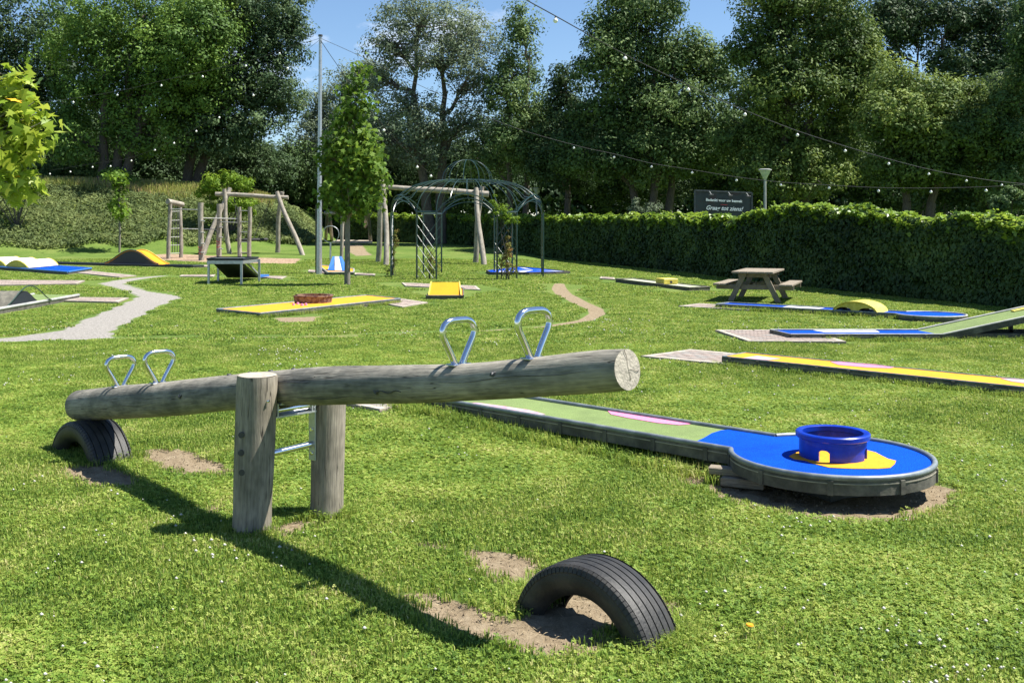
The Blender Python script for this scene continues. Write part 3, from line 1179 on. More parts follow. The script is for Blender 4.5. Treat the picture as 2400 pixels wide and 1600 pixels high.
# 2. yellow lane at the right
A2 = Vector((2.435, 11.84, 0))
d2 = Vector((2.352, -2.27, 0)).normalized()
n2 = Vector((-d2.y, d2.x, 0))
E2 = A2 + d2 * 4.9
l2 = quad_lane('long yellow golf lane with a pink patch running out at the right edge', A2, E2, E2 + n2 * .5, A2 + n2 * .5, 0.10, M_FYELLOW, rr=0.009, brackets=0.36, depth=0.08, bedz=-.007)
pz = 0.10 - 0.007
patch(l2, 'pink_patch', M_PINK, [PL(x, y, pz) for x, y in ((1946, 848), (1990, 849), (2050, 854), (2100, 860), (2085, 863), (2030, 861), (1965, 855))], pz + .001)
patch(l2, 'pink_patch', M_PALEPINK, [PL(x, y, pz) for x, y in ((2345, 887), (2400, 890), (2450, 897), (2450, 905), (2370, 894))], pz + .001)
patch(l2, 'worn_patch', M_PALEPINK, [PL(x, y, pz) for x, y in ((1735, 840), (1775, 834), (1830, 841), (1800, 844))], pz + .001)

# 3. blue lane with green ramp
A3, B3 = Vector((3.91, 14.38, 0)), Vector((6.05, 14.38, 0))
D3, C3 = Vector((3.79, 15.03, 0)), Vector((5.95, 15.03, 0))
l3 = outline_lane('blue golf lane rising into a green ramp at the right edge', [[A3, B3], [C3, D3], [D3, A3]], 0.09, M_FBLUE, [A3, B3, C3, D3], M_RAILPALE, 0.010, 0.075, 0.36)
patch(l3, 'white_patch', M_WHITE, [PL(x, y, .072) for x, y in ((1905, 774), (2052, 774), (2062, 779), (1935, 779))], .073)
mb = MB()
XR = 9.2


def rz_(x, x0): return 0.072 + (x - x0) * 0.215


mb.add([(6.05, 14.38, .072), (XR, 14.38, rz_(XR, 6.05)), (XR - .1, 15.03, rz_(XR, 6.05)), (5.95, 15.03, .072),
        (6.05, 14.38, .06), (XR, 14.38, rz_(XR, 6.05) - .012), (XR - .1, 15.03, rz_(XR, 6.05) - .012), (5.95, 15.03, .06)],
       [(0, 1, 2, 3), (7, 6, 5, 4), (0, 4, 5, 1), (1, 5, 6, 2), (2, 6, 7, 3), (3, 7, 4, 0)])
mb.build('ramp', M_FGREEN, l3)
for ya, x0 in ((14.38, 6.05), (15.03, 5.95)):
    r_ = MB().tube([(x0, ya, .083), (x0 + XR - 6.05, ya, .083 + (XR - 6.05) * .215)], 0.014, 10).build('ramp_rail', M_RAILPALE, l3, smooth=True)
    mb = MB()
    x1 = x0 + XR - 6.05
    zz = (XR - 6.05) * .215
    mb.hull8([(x0, ya - .011, -.01), (x1, ya - .011, zz - .0), (x1, ya + .011, zz), (x0, ya + .011, -.01),
              (x0, ya - .011, .072), (x1, ya - .011, .072 + zz), (x1, ya + .011, .072 + zz), (x0, ya + .011, .072)])
    pn = mb.build('ramp_side', M_SKIRT, l3)
for ya in (14.42, 14.99):
    MB().box(((6.3 + XR) / 2, ya, 0.055), (XR - 6.1, 0.05, 0.075), bev=.004).build('base_beam', M_SKIRT, l3)
for xa in (7.3, 8.6):
    for ya in (14.42, 14.99):
        MB().box((xa, ya, (rz_(xa, 6.05) + .05) / 2), (0.05, 0.05, rz_(xa, 6.05) - .05)).build('ramp_leg', M_SKIRT, l3)
MB().box((7.55, 14.9, rz_(7.55, 6.05) + .02), (0.55, 0.10, 0.035), rot=Matrix.Rotation(-math.atan(.215), 3, 'Y'), bev=.005).build('yellow_bar', M_YELP, l3)

# 4. blue lane with yellow arch and round end
d4 = Vector((0.78, -0.625, 0)).normalized()
n4 = Vector((-d4.y, d4.x, 0))
S4 = Vector((4.12, 20.03, 0))
C4 = S4 + d4 * 3.93
R4, W4 = 0.57, 0.27
an4 = math.asin(W4 / R4)
t4 = math.atan2(-d4.y, -d4.x)
arc4 = [C4 + Vector((math.cos(t4 + an4 + (2 * PI - 2 * an4) * k / 36), math.sin(t4 + an4 + (2 * PI - 2 * an4) * k / 36), 0)) * R4 for k in range(37)]
if (arc4[0] - C4).dot(n4) > 0:
    arc4 = arc4[::-1]
l4 = outline_lane('narrow blue golf lane with yellow arch and round end near the picnic table',
                  [[S4 - n4 * W4, arc4[0]], arc4, [arc4[-1], S4 + n4 * W4], [S4 + n4 * W4, S4 - n4 * W4]], 0.10, M_FBLUE,
                  [S4 - n4 * W4] + arc4 + [S4 + n4 * W4], None, 0.016, 0.085, 0.41)
for rl in [c for c in l4.children if c.name.startswith('curved_rail')]:
    rl.data.materials[0] = M_RAILPALE
patch(l4, 'white_patch', M_WHITE, [S4 + d4 * a + n4 * b_ for a, b_ in ((1.25, -.25), (1.95, -.25), (1.95, .25), (1.25, .25))], .083)
mb = MB()
a0_, a1_ = 2.30, 3.12
NN = 18
up_, lo_ = [], []
for k in range(NN + 1):
    f = k / NN
    s_ = a0_ + (a1_ - a0_) * f
    z = 0.085 + 0.185 * math.sqrt(max(0, 1 - (2 * f - 1) ** 2)) ** 1.25
    up_.append((s_, z))
for sgn in (-1, 1):
    pass
vs, fs = [], []
for s_, z in up_:
    for sgn in (-1, 1):
        p = S4 + d4 * s_ + n4 * (W4 + .02) * sgn
        vs += [(p.x, p.y, z), (p.x, p.y, max(.083, z - .014))]
for k in range(NN):
    a = k * 4
    fs += [(a, a + 2, a + 6, a + 4), (a + 1, a + 5, a + 7, a + 3), (a, a + 4, a + 5, a + 1), (a + 2, a + 3, a + 7, a + 6)]
mb.add(vs, fs)
ar = mb.build('arch', M_YELP, l4, smooth=True)
for sgn in (-1, 1):
    mb = MB()
    vs = []
    for k, (s_, z) in enumerate(up_):
        u = (s_ - a0_) / (a1_ - a0_)
        low = 0.085 + 0.075 * max(0, 1 - ((u % 0.5 - 0.25) / 0.19) ** 2) ** 0.5 if 0.04 < u < 0.96 else 0.085
        low = min(low, z - 0.004)
        p = S4 + d4 * s_ + n4 * (W4 - .01) * sgn
        vs += [(p.x, p.y, low), (p.x, p.y, max(z - .015, low + .001))]
    mb.add(vs, [(2 * k, 2 * k + 2, 2 * k + 3, 2 * k + 1) for k in range(NN)])
    sh = mb.build('arch_cheek', M_YELP, ar)
    sh.modifiers.new('thick', 'SOLIDIFY').thickness = 0.012

# 5. pale lane with yellow box by the hedge
A5, B5 = Vector((2.99, 29.5, 0)), Vector((4.36, 25.3, 0))
D5, C5 = Vector((3.55, 29.7, 0)), Vector((4.94, 25.6, 0))
l5 = quad_lane('thin pale green golf lane with a yellow box, running beside the hedge', A5, B5, C5, D5, 0.09, mat('worn_green_felt', (0.30, 0.34, 0.20), (0.46, 0.48, 0.36), 6, rough=.95), M_SKIRT, rr=.02)
bc = bil(A5, B5, C5, D5, .60, .5)
bx = MB()
hw_ = 0.22
bx.box((bc.x, bc.y, .15), (0.40, 0.5, 0.15), rz=-1.26 + PI / 2, bev=.02)
bxo = bx.build('yellow_box', M_YELP, l5)
MB().lathe((bc.x + .07, bc.y - .285, .135), [(0, .01), (.035, .01), (.035, 0)], 14, axis=Matrix.Rotation(PI / 2, 3, 'X')).build('ball_hole', M_DARKMET, bxo)

# 6. blue and white angular platform behind the pavilion
P6 = [PL(x, y, .09) for x, y in ((1140, 633), (1216, 624.5), (1262, 628), (1336, 636), (1240, 638), (1150, 637.5))]
l6 = outline_lane('low blue and white angular golf platform in the shade of the hedge behind the pavilion',
                  [[P6[i], P6[(i + 1) % 6]] for i in range(6)], 0.09, M_FBLUE, [tuple(p.xy) for p in P6], M_SKIRT, .014, .08)
cen6 = PL(1250, 632, .09)
for ang_ in ((1170, 634, 1170, 636), (1216, 626, 1230, 627), (1300, 633.5, 1325, 635.5), (1225, 637, 1205, 637)):
    patch(l6, 'white_ray', M_WHITE, [cen6, PL(ang_[0], ang_[1], .09), PL(ang_[2], ang_[3], .09)], .075)

# 7. yellow lane with the round brown wall
A7, B7, C7, D7 = [PL(x, y, .09) for x, y in ((609, 734.5), (938, 700), (859, 692), (508, 724.5))]
l7 = quad_lane('yellow golf lane with a round red brown wall standing on it', A7, B7, C7, D7, .10, M_FYELLOW, None, rr=.018, depth=.085, brackets=.6, bedz=-.01)
c7 = PL(733, 710, .075)
mb = MB()
R7 = 0.37
prof = [(R7, 0), (R7 + .02, .135), (R7 + .035, .14), (R7 + .035, .165), (R7 - .02, .165), (R7 - .025, .0)]
mb.lathe((c7.x, c7.y, .074), prof + [prof[0]], 40, a0=math.radians(-150), a1=math.radians(160))
rw = mb.build('round_wall', M_REDBR, l7, smooth=True)
MB().prism([(PL(x, y, .08).x, PL(x, y, .08).y) for x, y in ((690, 716), (720, 712), (760, 716), (758, 720), (712, 721))], .073, .078).build('pink_patch', M_PINK, l7)
for x, y, r_ in ((698, 712, .035), (708, 715, .04), (717, 714, .035), (688, 714, .03)):
    p = PL(x, y, .1)
    MB().lathe((p.x, p.y, .074), [(0, .06), (r_ * .7, .05), (r_, .0)], 10).build('pink_bump', M_PINK, l7, smooth=True)

# 8. yellow wedge facing the camera
mb = MB()
xa, xb, ya, yb = -1.86, -1.10, 22.5, 22.95
l8 = quad_lane('small yellow wedge lane facing the camera before the iron pavilion', (xa - .02, ya, 0), (xb + .03, ya, 0), (xb - .1, 25.2, 0), (xa - .05, 25.2, 0), .08, M_FYELLOW, M_SKIRT, rr=.02)
mb.hull8([(xa + .02, ya + .03, .062), (xb - .02, ya + .03, .062), (xb - .06, yb + .5, .062), (xa + .05, yb + .5, .062),
          (xa + .07, yb - .04, .34), (xb - .10, yb - .04, .34), (xb - .10, yb + .02, .34), (xa + .07, yb + .02, .34)])
mb.build('wedge', M_FYELLOW, l8)
for a, b_ in (((xa + .03, ya, .08), (xa + .05, yb, .355)), ((xb - .02, ya, .08), (xb - .08, yb, .355))):
    MB().beam(a, b_, .025, .03).build('wedge_edge', M_YELP, l8)

# 9. raised platform with steep dark ramp on legs
zt = .70
l9 = thing('ramp_lane', 'raised grey golf ramp on four legs, dark underneath, standing left of the mast', 'golf ramp', (-7.9, 28.5, 0), LG)
F1, F2 = AT(486, 608, 27.8), AT(568, 608, 27.8)
MB().prism([(F1.x, 27.8), (F2.x, 27.8), (F2.x + .05, 29.3), (F1.x - .2, 29.3)], zt - .03, zt).build('platform', mat('dark_grey_deck', (.05, .065, .07), (.10, .12, .12), 9, rough=.7), l9)
for a, b_ in (((F1.x, 27.8), (F2.x, 27.8)), ((F2.x, 27.8), (F2.x + .05, 29.3)), ((F1.x - .2, 29.3), (F1.x, 27.8)), ((F2.x + .05, 29.3), (F1.x - .2, 29.3))):
    MB().beam((a[0], a[1], zt + .005), (b_[0], b_[1], zt + .005), .05, .05).build('deck_edge', M_BLACK, l9)
    MB().beam((a[0], a[1], zt - .08), (b_[0], b_[1], zt - .08), .03, .09).build('cross_rail', M_STEEL, l9)
for x, y in ((F1.x + .03, 27.82), (F2.x - .03, 27.82), (F1.x - .12, 29.25), (F2.x + .1, 29.25)):
    MB().box((x, y, (zt - .04) / 2 - .02), (.055, .055, zt)).build('leg', M_STEEL, l9)
a, b_ = Vector((F1.x + .1, 27.95, zt - .06)), Vector((F2.x - .06, 27.95, zt - .06))
c, d = PL(606, 647, .1), PL(533, 647, .1)
mb = MB()
mb.hull8([a - Vector((0, 0, .05)), b_ - Vector((0, 0, .05)), c - Vector((0, 0, .05)), d - Vector((0, 0, .05)), a, b_, c, d])
mb.build('ramp', M_BLACK, l9)
MB().beam(b_ + Vector((.05, 0, .08)), c + Vector((.02, 0, .02)), .05, .06).build('ramp_rail', M_STEEL, l9)
MB().prism([(c.x - .5, c.y), (c.x + .05, c.y), (c.x + .15, c.y + .7), (c.x - .5, c.y + .7)], .06, .12).build('blue_end', M_BLUEMID, l9)

# 10. lane with black sided hump
A10, B10 = PL(96, 614.5, .09), PL(451, 622.5, .09)
dd = (B10 - A10).normalized()
nn = Vector((-dd.y, dd.x, 0))
l10 = quad_lane('golf lane with a tall black sided, yellow topped hump at the bank foot', A10, B10, B10 + nn * .6, A10 + nn * .6, .09, mat('worn_cream_bed', (.45, .36, .22), (.62, .52, .33), 2, rough=.9), M_BLACK, rr=.03)
mb = MB()
h0 = PL(246, 617, .09); h1 = PL(372, 620, .09)
vs, fs = [], []
NH = 24
for k in range(NH + 1):
    f = k / NH
    p = h0.lerp(h1, f)
    g_ = f if f < .5 else f
    z = .09 + .53 * (math.sin(PI * min(1, max(0, f))) ** 1.6)
    q = p + nn * .55
    vs += [(p.x, p.y, .08), (p.x, p.y, z), (q.x, q.y, z), (q.x, q.y, .08)]
for k in range(NH):
    a = 4 * k
    fs += [(a, a + 4, a + 5, a + 1), (a + 2, a + 6, a + 7, a + 3)]
ftop = [(4 * k + 1, 4 * k + 5, 4 * k + 6, 4 * k + 2) for k in range(NH)]
hs = MB().add(vs, fs).build('hump_side', M_BLACK, l10)
vt = []
for k in range(NH + 1):
    for j in (1, 2):
        v = vs[4 * k + j]
        vt.append((v[0] - nn.x * .02 * (1 if j == 1 else -1), v[1] - nn.y * .02 * (1 if j == 1 else -1), v[2] + .01))
MB().add(vt, [(2 * k, 2 * k + 2, 2 * k + 3, 2 * k + 1) for k in range(NH)]).build('hump_top', M_FYELLOW, l10, smooth=True).modifiers.new('t', 'SOLIDIFY').thickness = .02
for j in (0, 1):
    MB().tube([(v[0], v[1], v[2] + .02) for v in vt[j::2]], .025, 6).build('hump_edge', M_DARKMET if j == 0 else M_YELP, l10, smooth=True)

# 11. white wave lane with blue end
A11, D11 = PL(159, 636, .11), PL(214, 627.5, .11)
B11, C11 = PL(-60, 620, .11), PL(40, 615, .11)
l11 = quad_lane('golf lane with white yellow edged waves and a blue end at the left edge', A11, B11, C11, D11, .11, M_FBLUE, M_BLUEMID, rr=.03)
for u0, u1 in ((0.40, 0.64), (0.64, 0.88), (.88, 1.1)):
    vs = []
    for k in range(15):
        f = k / 14
        u = u0 + (u1 - u0) * f
        z = .11 + .23 * math.sin(PI * f) ** .8
        for v in (.04, .96):
            p = bil(A11, B11, C11, D11, u, v)
            vs.append((p.x, p.y, z))
    wv = MB().add(vs, [(2 * k, 2 * k + 2, 2 * k + 3, 2 * k + 1) for k in range(14)]).build('wave', M_WHITE, l11, smooth=True)
    wv.modifiers.new('t', 'SOLIDIFY').thickness = .02
    for j in (0, 1):
        MB().tube([(v[0], v[1], v[2] + .012) for v in vs[j::2]], .03, 6).build('wave_edge', M_YELP, wv, smooth=True)
    sd_ = []
    for v in vs[0::2]:
        sd_ += [v, (v[0], v[1], .1)]
    MB().add(sd_, [(2 * k, 2 * k + 1, 2 * k + 3, 2 * k + 2) for k in range(14)]).build('wave_side', M_YELP, wv).modifiers.new('t', 'SOLIDIFY').thickness = .01

# 12. green lane with black loop obstacle at left edge
A12, B12, C12, D12 = Vector((-9.3, 17.2, 0)), Vector((-9.5, 22.45, 0)), Vector((-10.6, 22.7, 0)), Vector((-10.25, 17.2, 0))
l12 = outline_lane('green golf lane with a black curled hump, cut by the left edge', [[A12, B12], [C12, D12], [D12, A12]], .11, M_FGREEN, [A12, B12, C12, D12], M_RAILPALE, .03, .09)
for sgn, yo in ((0, 0), (1, 1)):
    vs = []
    for k in range(21):
        f = k / 20
        y = 19.0 + 1.5 * f
        z = .09 + .26 * math.sin(PI * f) ** 2
        x = -9.42 if sgn == 0 else -10.3
        vs += [(x, y, .09), (x, y, z)]
    MB().add(vs, [(2 * k, 2 * k + 2, 2 * k + 3, 2 * k + 1) for k in range(20)]).build('hump_side', M_BLACK, l12).modifiers.new('t', 'SOLIDIFY').thickness = .02
vs = []
for k in range(21):
    f = k / 20
    for x in (-9.42, -10.3):
        vs.append((x, 19.0 + 1.5 * f, .095 + .26 * math.sin(PI * f) ** 2))
MB().add(vs, [(2 * k, 2 * k + 2, 2 * k + 3, 2 * k + 1) for k in range(20)]).build('hump_top', M_SKIRT, l12, smooth=True).modifiers.new('t', 'SOLIDIFY').thickness = .015
for x in (-9.40, -10.3):
    MB().tube([(x, 19.0 + 1.9 * k / 20, .10 + .34 * math.sin(PI * k / 20) ** 1.5) for k in range(21)], .012, 6).build('guard_wire', M_IRON, l12, smooth=True)

# 13. small lane with the blue and white wedge beside the mast
A13, B13, C13, D13 = [PL(x, y, .10) for x, y in ((768, 637), (829, 637), (829, 629), (746, 620))]
l13 = quad_lane('small golf lane with a blue and white truncated wedge beside the tall mast', A13, B13, C13, D13, .10, M_FYELLOW, M_RAILPALE, rr=.03)
b0, b1, b2, b3 = [PL(x, y, .10) for x, y in ((768, 633), (806, 634.5), (806, 629), (768, 628))]
tpc = AT(790, 601, 36.0)
mb = MB()
tw = .14
tops = [(tpc.x - tw, tpc.y - .12, tpc.z), (tpc.x + tw, tpc.y - .12, tpc.z), (tpc.x + tw, tpc.y + .12, tpc.z), (tpc.x - tw, tpc.y + .12, tpc.z)]
mb.hull8([b0, b1, (b1.x, b1.y + .9, .1), (b0.x, b0.y + .9, .1)] + tops)
wdg = mb.build('wedge', M_BLUEMID, l13)
f0, f1 = Vector(b0).lerp(Vector(b1), .45), Vector(b0).lerp(Vector(b1), .88)
g0, g1 = Vector(tops[0]).lerp(Vector(tops[1]), .3), Vector(tops[0]).lerp(Vector(tops[1]), .8)
off = Vector((0, -.012, .004))
MB().add([f0 + off, f1 + off, g1 + off, g0 + off], [(0, 1, 2, 3)]).build('white_face', M_WHITE, wdg).modifiers.new('t', 'SOLIDIFY').thickness = .006


# ------------------------------------------------------------------ paved pads
def pad(label, P, nu, nv, solo=True):
    """P: four ground corners in order; u along P0-P1"""
    P = [Vector(p) for p in P]
    c = sum(P, Vector()) / 4
    z0 = float(gz(c.x, c.y))
    for p in P: p.z = z0
    c.z = z0
    t = thing('paved_pad', label, 'paving', (c.x, c.y, z0), 'paved tee pads on the lawn')
    MB().prism([(p.x, p.y) for p in P], z0 - .05, z0 + .018).build('bedding', M_JOINT, t)
    lu = ((P[1] - P[0]).length + (P[2] - P[3]).length) / 2
    lv = ((P[3] - P[0]).length + (P[2] - P[1]).length) / 2
    kw = min(0.10, lv * .12)
    ku, kv = kw / lu, kw / lv
    allb = MB()
    me = None
    cells = []
    du, dv = (1 - 2 * ku) / nu, (1 - 2 * kv) / nv
    for j in range(nv):
        sh = 0.5 * (j % 2) * du
        for i in range(-1, nu):
            a, b_ = max(ku, ku + i * du + sh), min(1 - ku, ku + (i + 1) * du + sh)
            if b_ - a > du * .2:
                cells.append((a, kv + j * dv, b_, kv + (j + 1) * dv, 0))
    nk = max(3, int(lu / .25))
    for i in range(nk):
        cells.append((i / nk, 0, (i + 1) / nk, kv, 1))
        cells.append((i / nk, 1 - kv, (i + 1) / nk, 1, 1))
    nk = max(2, int(lv / .25))
    for i in range(nk):
        cells.append((0, kv + (1 - 2 * kv) * i / nk, ku, kv + (1 - 2 * kv) * (i + 1) / nk, 1))
        cells.append((1 - ku, kv + (1 - 2 * kv) * i / nk, 1, kv + (1 - 2 * kv) * (i + 1) / nk, 1))
    mk = MB()
    cache = {}
    for a, b0_, c1, d1_, kd in cells:
        gu, gv = .005 / lu, .005 / lv
        q = [bil(P[0], P[1], P[2], P[3], u, v) for u, v in ((a + gu, b0_ + gv), (c1 - gu, b0_ + gv), (c1 - gu, d1_ - gv), (a + gu, d1_ - gv))]
        zt_ = z0 + .028 + random.uniform(-.0015, .0015)
        if not solo:
            (mk if kd else allb).prism([(p.x, p.y) for p in q], z0 - .005, zt_)
            continue
        m_ = M_KERB if kd else (M_PAVER if random.random() < .7 else M_PAVER2)
        key = (round(c1 - a, 4), round(d1_ - b0_, 4), m_.name)
        cq = sum(q, Vector()) / 4
        if key not in cache:
            mb_ = MB().prism([(p.x - cq.x, p.y - cq.y) for p in q], -.026, 0)
            me_ = bpy.data.meshes.new('kerb_stone' if kd else 'paver')
            me_.from_pydata(mb_.v, [], mb_.f)
            me_.materials.append(m_)
            cache[key] = me_
        o = bpy.data.objects.new('kerb_stone' if kd else 'paver', cache[key])
        COL.objects.link(o)
        o.parent = t
        o.location = (cq.x - c.x, cq.y - c.y, zt_ - z0)
    if not solo:
        tag(allb.build('pavers', M_PAVER, t), kind='stuff')
        tag(mk.build('kerb_stones', M_KERB, t), kind='stuff')
    return t


p0 = G(890, 966)
p0.z = 0
pad('paved tee pad showing under the middle of the seesaw log', [p0 - d1 * 1.3, p0, p0 + n1 * .9, p0 - d1 * 1.3 + n1 * .9], 7, 9)
pad('paved tee pad at the start of the long yellow lane at right', [G(1501, 837), G(1792, 868), G(1792, 868) + n2 * .97, G(1618, 822)], 9, 10)
pad('paved tee pad at the start of the blue lane that rises into the green ramp', [(3.22, 13.98, 0), (4.55, 13.93, 0), (4.5, 15.5, 0), (3.07, 15.5, 0)], 7, 14)
s_ = S4 - d4 * .75
pad('paved tee pad at the start of the blue lane with yellow arch', [s_ - n4 * .42, s_ - n4 * .42 + d4 * 1.5, s_ + n4 * .42 + d4 * 1.5, s_ + n4 * .42], 7, 8, False)
pad('paved tee pad at the right end of the yellow lane with the brown wall', gpoly([(943, 721), (1003, 711), (940, 703), (885, 711)]), 7, 6, False)
pad('strip of paving behind the small yellow wedge ramp', gpoly([(950, 672), (1127, 681), (1116, 672), (941, 664)]), 12, 4, False)
pad('paved tee pad beside the green lane at left, touching the gravel path', gpoly([(150, 708), (276, 711), (302, 700), (185, 699)]), 9, 5, False)
pad('long paved strip between the green and the white wave lane at the left edge', gpoly([(-30, 671), (180, 668), (199, 660), (-30, 659)]), 12, 5, False)
pad('paved tee pad at the blue end of the white wave lane', gpoly([(180, 641), (280, 651), (320, 648), (214, 637)]), 9, 5, False)
pad('paved pad left of the raised ramp on legs', gpoly([(420, 649), (500, 650), (505, 645), (425, 646)]), 8, 4, False)
pad('paved pad right of the raised ramp on legs', gpoly([(605, 651), (660, 655), (672, 649), (615, 648)]), 6, 4, False)
pad('paved pad at the foot of the tall mast', gpoly([(722, 638), (762, 642), (762, 637), (724, 633)]), 5, 4, False)
pad('narrow paved pad right of the blue and white wedge', gpoly([(831, 645), (878, 647), (880, 643), (832, 641)]), 5, 3, False)
pad('small paved pad at the far end of the hump lane', gpoly([(451, 626), (490, 627), (490, 622), (452, 621)]), 5, 3, False)
pad('pale paved pad at the far end of the lane with the yellow box', gpoly([(1405, 654), (1442, 657), (1440, 652), (1408, 650)]), 4, 3, False)


# ------------------------------------------------------------------ picnic table
def picnic():
    c = Vector((5.30, 22.0, 0))
    rz = math.radians(-22)
    t = thing('picnic_table', 'wooden picnic table with attached benches beside the hedge', 'picnic table', c)
    R = Matrix.Rotation(rz, 3, 'Z')
    H = .66

    def W(x, y, z): return c + R @ Vector((x, y, z))
    Lh = .92
    for k in range(5):
        x = -.34 + .17 * k
        MB().beam(W(x, -Lh, H - .02), W(x, Lh, H - .02), .162, .04, .004).build('table_plank', M_PLANK, t, grain=True)
    for s in (-1, 1):
        for k in (0, 1):
            x = s * (.60 + .14 * k)
            MB().beam(W(x, -Lh, .385), W(x, Lh, .385), .13, .04, .004).build('bench_plank', M_PLANK, t, grain=True)
    for y in (-.62, .62):
        for s in (-1, 1):
            MB().beam(W(s * .50, y, 0), W(s * .20, y, H - .04), .055, .11, .004).build('leg', M_PLANK, t, grain=True)
        MB().beam(W(-.80, y + .056, .32), W(.80, y + .056, .32), .05, .10, .004).build('bench_bearer', M_PLANK, t, grain=True)
        MB().beam(W(-.34, y + .056, H - .09), W(.34, y + .056, H - .09), .05, .09, .004).build('table_bearer', M_PLANK, t, grain=True)
    MB().beam(W(0, -.58, .36), W(0, .58, .36), .05, .08).build('brace', M_PLANK, t, grain=True)


picnic()

# ------------------------------------------------------------------ iron pavilion
PCX, PCY, PR = -1.42, 32.6, 2.42
pv = thing('iron_pavilion', 'dark green open iron rose pavilion with an onion dome and trellis sides', 'pavilion', (PCX, PCY, 0))


def pp(a, r, z):
    return Vector((PCX + math.cos(a) * r, PCY + math.sin(a) * r, z))


ZT = 2.02
for k in range(6):
    a = math.radians(60 * k + 2)
    for s in (-1, 1):
        aa = a + s * math.radians(8.2)
        MB().tube([pp(aa, PR, -.05), pp(aa, PR, ZT)], .027, 8).build('post', M_IRON, pv, smooth=True)
    aL, aR = a - math.radians(8.2), a + math.radians(8.2)
    MB().tube([pp(aL, PR, ZT), pp(aR, PR, ZT)], .028, 8).build('cross_bar', M_IRON, pv, smooth=True)
    PLo, PRo = pp(aL, PR, 0), pp(aR, PR, 0)

    def tp(u, z):
        q = PLo.lerp(PRo, u)
        q.z = z
        return q
    wdt = (PRo - PLo).length
    for j in range(7):
        z0_, z1_ = .15 + j * .3, .15 + j * .3 - wdt
        if z0_ > ZT: z0_ = ZT
        u1 = 1.0
        z1_ = .15 + j * .3 - wdt * 1.2
        ua = 0.0
        if z1_ < .06:
            u1 = (.15 + j * .3 - .06) / (wdt * 1.2)
            z1_ = .06
        MB().tube([tp(0, .15 + j * .3), tp(u1, z1_)], .010, 6).build('trellis_bar', M_IRON, pv, smooth=True)
        if j < 4:
            z2 = .15 + j * .3
            MB().tube([tp(1, z2), tp(1 - u1, z1_)], .008, 6).build('trellis_bar', M_IRON, pv, smooth=True)
    # arch to next pier
    b0_ = aR
    b1_ = a + math.radians(60 - 8.2)
    for dz, rr in ((0.0, .017), (-.13, .013)):
        pts = [pp(b0_ + (b1_ - b0_) * f, PR, ZT - .02 + (0.55 + dz) * math.sin(PI * f) ** .75) for f in np.linspace(0, 1, 17)]
        MB().tube(pts, rr, 7).build('arch', M_IRON, pv, smooth=True)
    # ribs
    RC, ZC = .78, 3.05
    angs_ = [aL, aR, b0_ + (b1_ - b0_) * .22, b0_ + (b1_ - b0_) * .5, b0_ + (b1_ - b0_) * .78]
    for q_, ra in enumerate(angs_):
        f = (ra - b0_) / (b1_ - b0_)
        zs = ZT if q_ < 2 else ZT - .02 + .55 * math.sin(PI * f) ** .75
        pts = []
        for kk in range(15):
            u = kk / 14 * PI / 2
            r_ = RC + (PR - RC) * math.cos(u)
            z_ = ZT + (ZC - ZT) * math.sin(u)
            if z_ >= zs - .001:
                pts.append(pp(ra, r_, z_))
        if q_ >= 2:
            pts.insert(0, pp(ra, PR, zs))
        MB().tube(pts, .0125, 6).build('dome_rib', M_IRON, pv, smooth=True)
for k in range(10):
    a = 2 * PI * k / 10 + .2
    pts = [pp(a, .80 * math.cos(u), 3.05 + .66 * math.sin(u)) for u in np.linspace(0, PI / 2, 12)]
    MB().tube(pts, .0125, 6).build('cupola_rib', M_IRON, pv, smooth=True)
for r_, z_ in ((.80, 3.05), (.92, 3.03)):
    MB().tube([pp(2 * PI * k / 40, r_, z_) for k in range(40)], .014, 6, closed=True).build('crown_ring', M_IRON, pv, smooth=True)


# ------------------------------------------------------------------ round wood helpers and swings
def rw(parent, name, a, b, r0, r1=None, seed=0, m=None, wob=.10, n=12, bend=.0):
    a, b = Vector(a), Vector(b)
    r1 = r1 or r0
    rnd = random.Random(seed)
    ph = rnd.random() * 6
    pts, rr = [], []
    for k in range(9):
        f = k / 8
        p = a.lerp(b, f)
        p.x += bend * math.sin(f * PI * 1.7 + ph)
        p.z += bend * .5 * math.sin(f * PI * 2.1 + ph) * (1 if abs((b - a).normalized().z) < .5 else 0)
        pts.append(p)
        rr.append(r0 + (r1 - r0) * f)
    return MB().tube(pts, rr, n, wob=wob, seed=seed).build(name, m or M_FARWOOD, parent, smooth=True, grain=True)


def hpx(px, Y):
    return px * Y / F


# swing behind the pavilion
sw = thing('swing_frame', 'weathered round wood swing frame behind the iron pavilion', 'swing', (-3.2, 43, 0), 'round wood swing frames')
c = float(gz(-5, 43))
for (x0, y0, x1, y1, Yt, s) in ((884, 615, 898, 421, 42.9, 1), (906, 622, 900, 424, 42.9, 2), (1112, 616, 1129, 437, 42.9, 3), (1133, 621.5, 1115, 441, 42.9, 4)):
    g_ = G(x0, y0)
    g_.z -= .1
    rw(sw, 'leg', g_, AT(x1, y1, Yt + (.12 if s % 2 else -.12)), .115, .10, s, bend=.04)
rw(sw, 'beam', AT(900, 437, 42.9), AT(1145, 455, 42.9), .10, .13, 5, bend=.03)
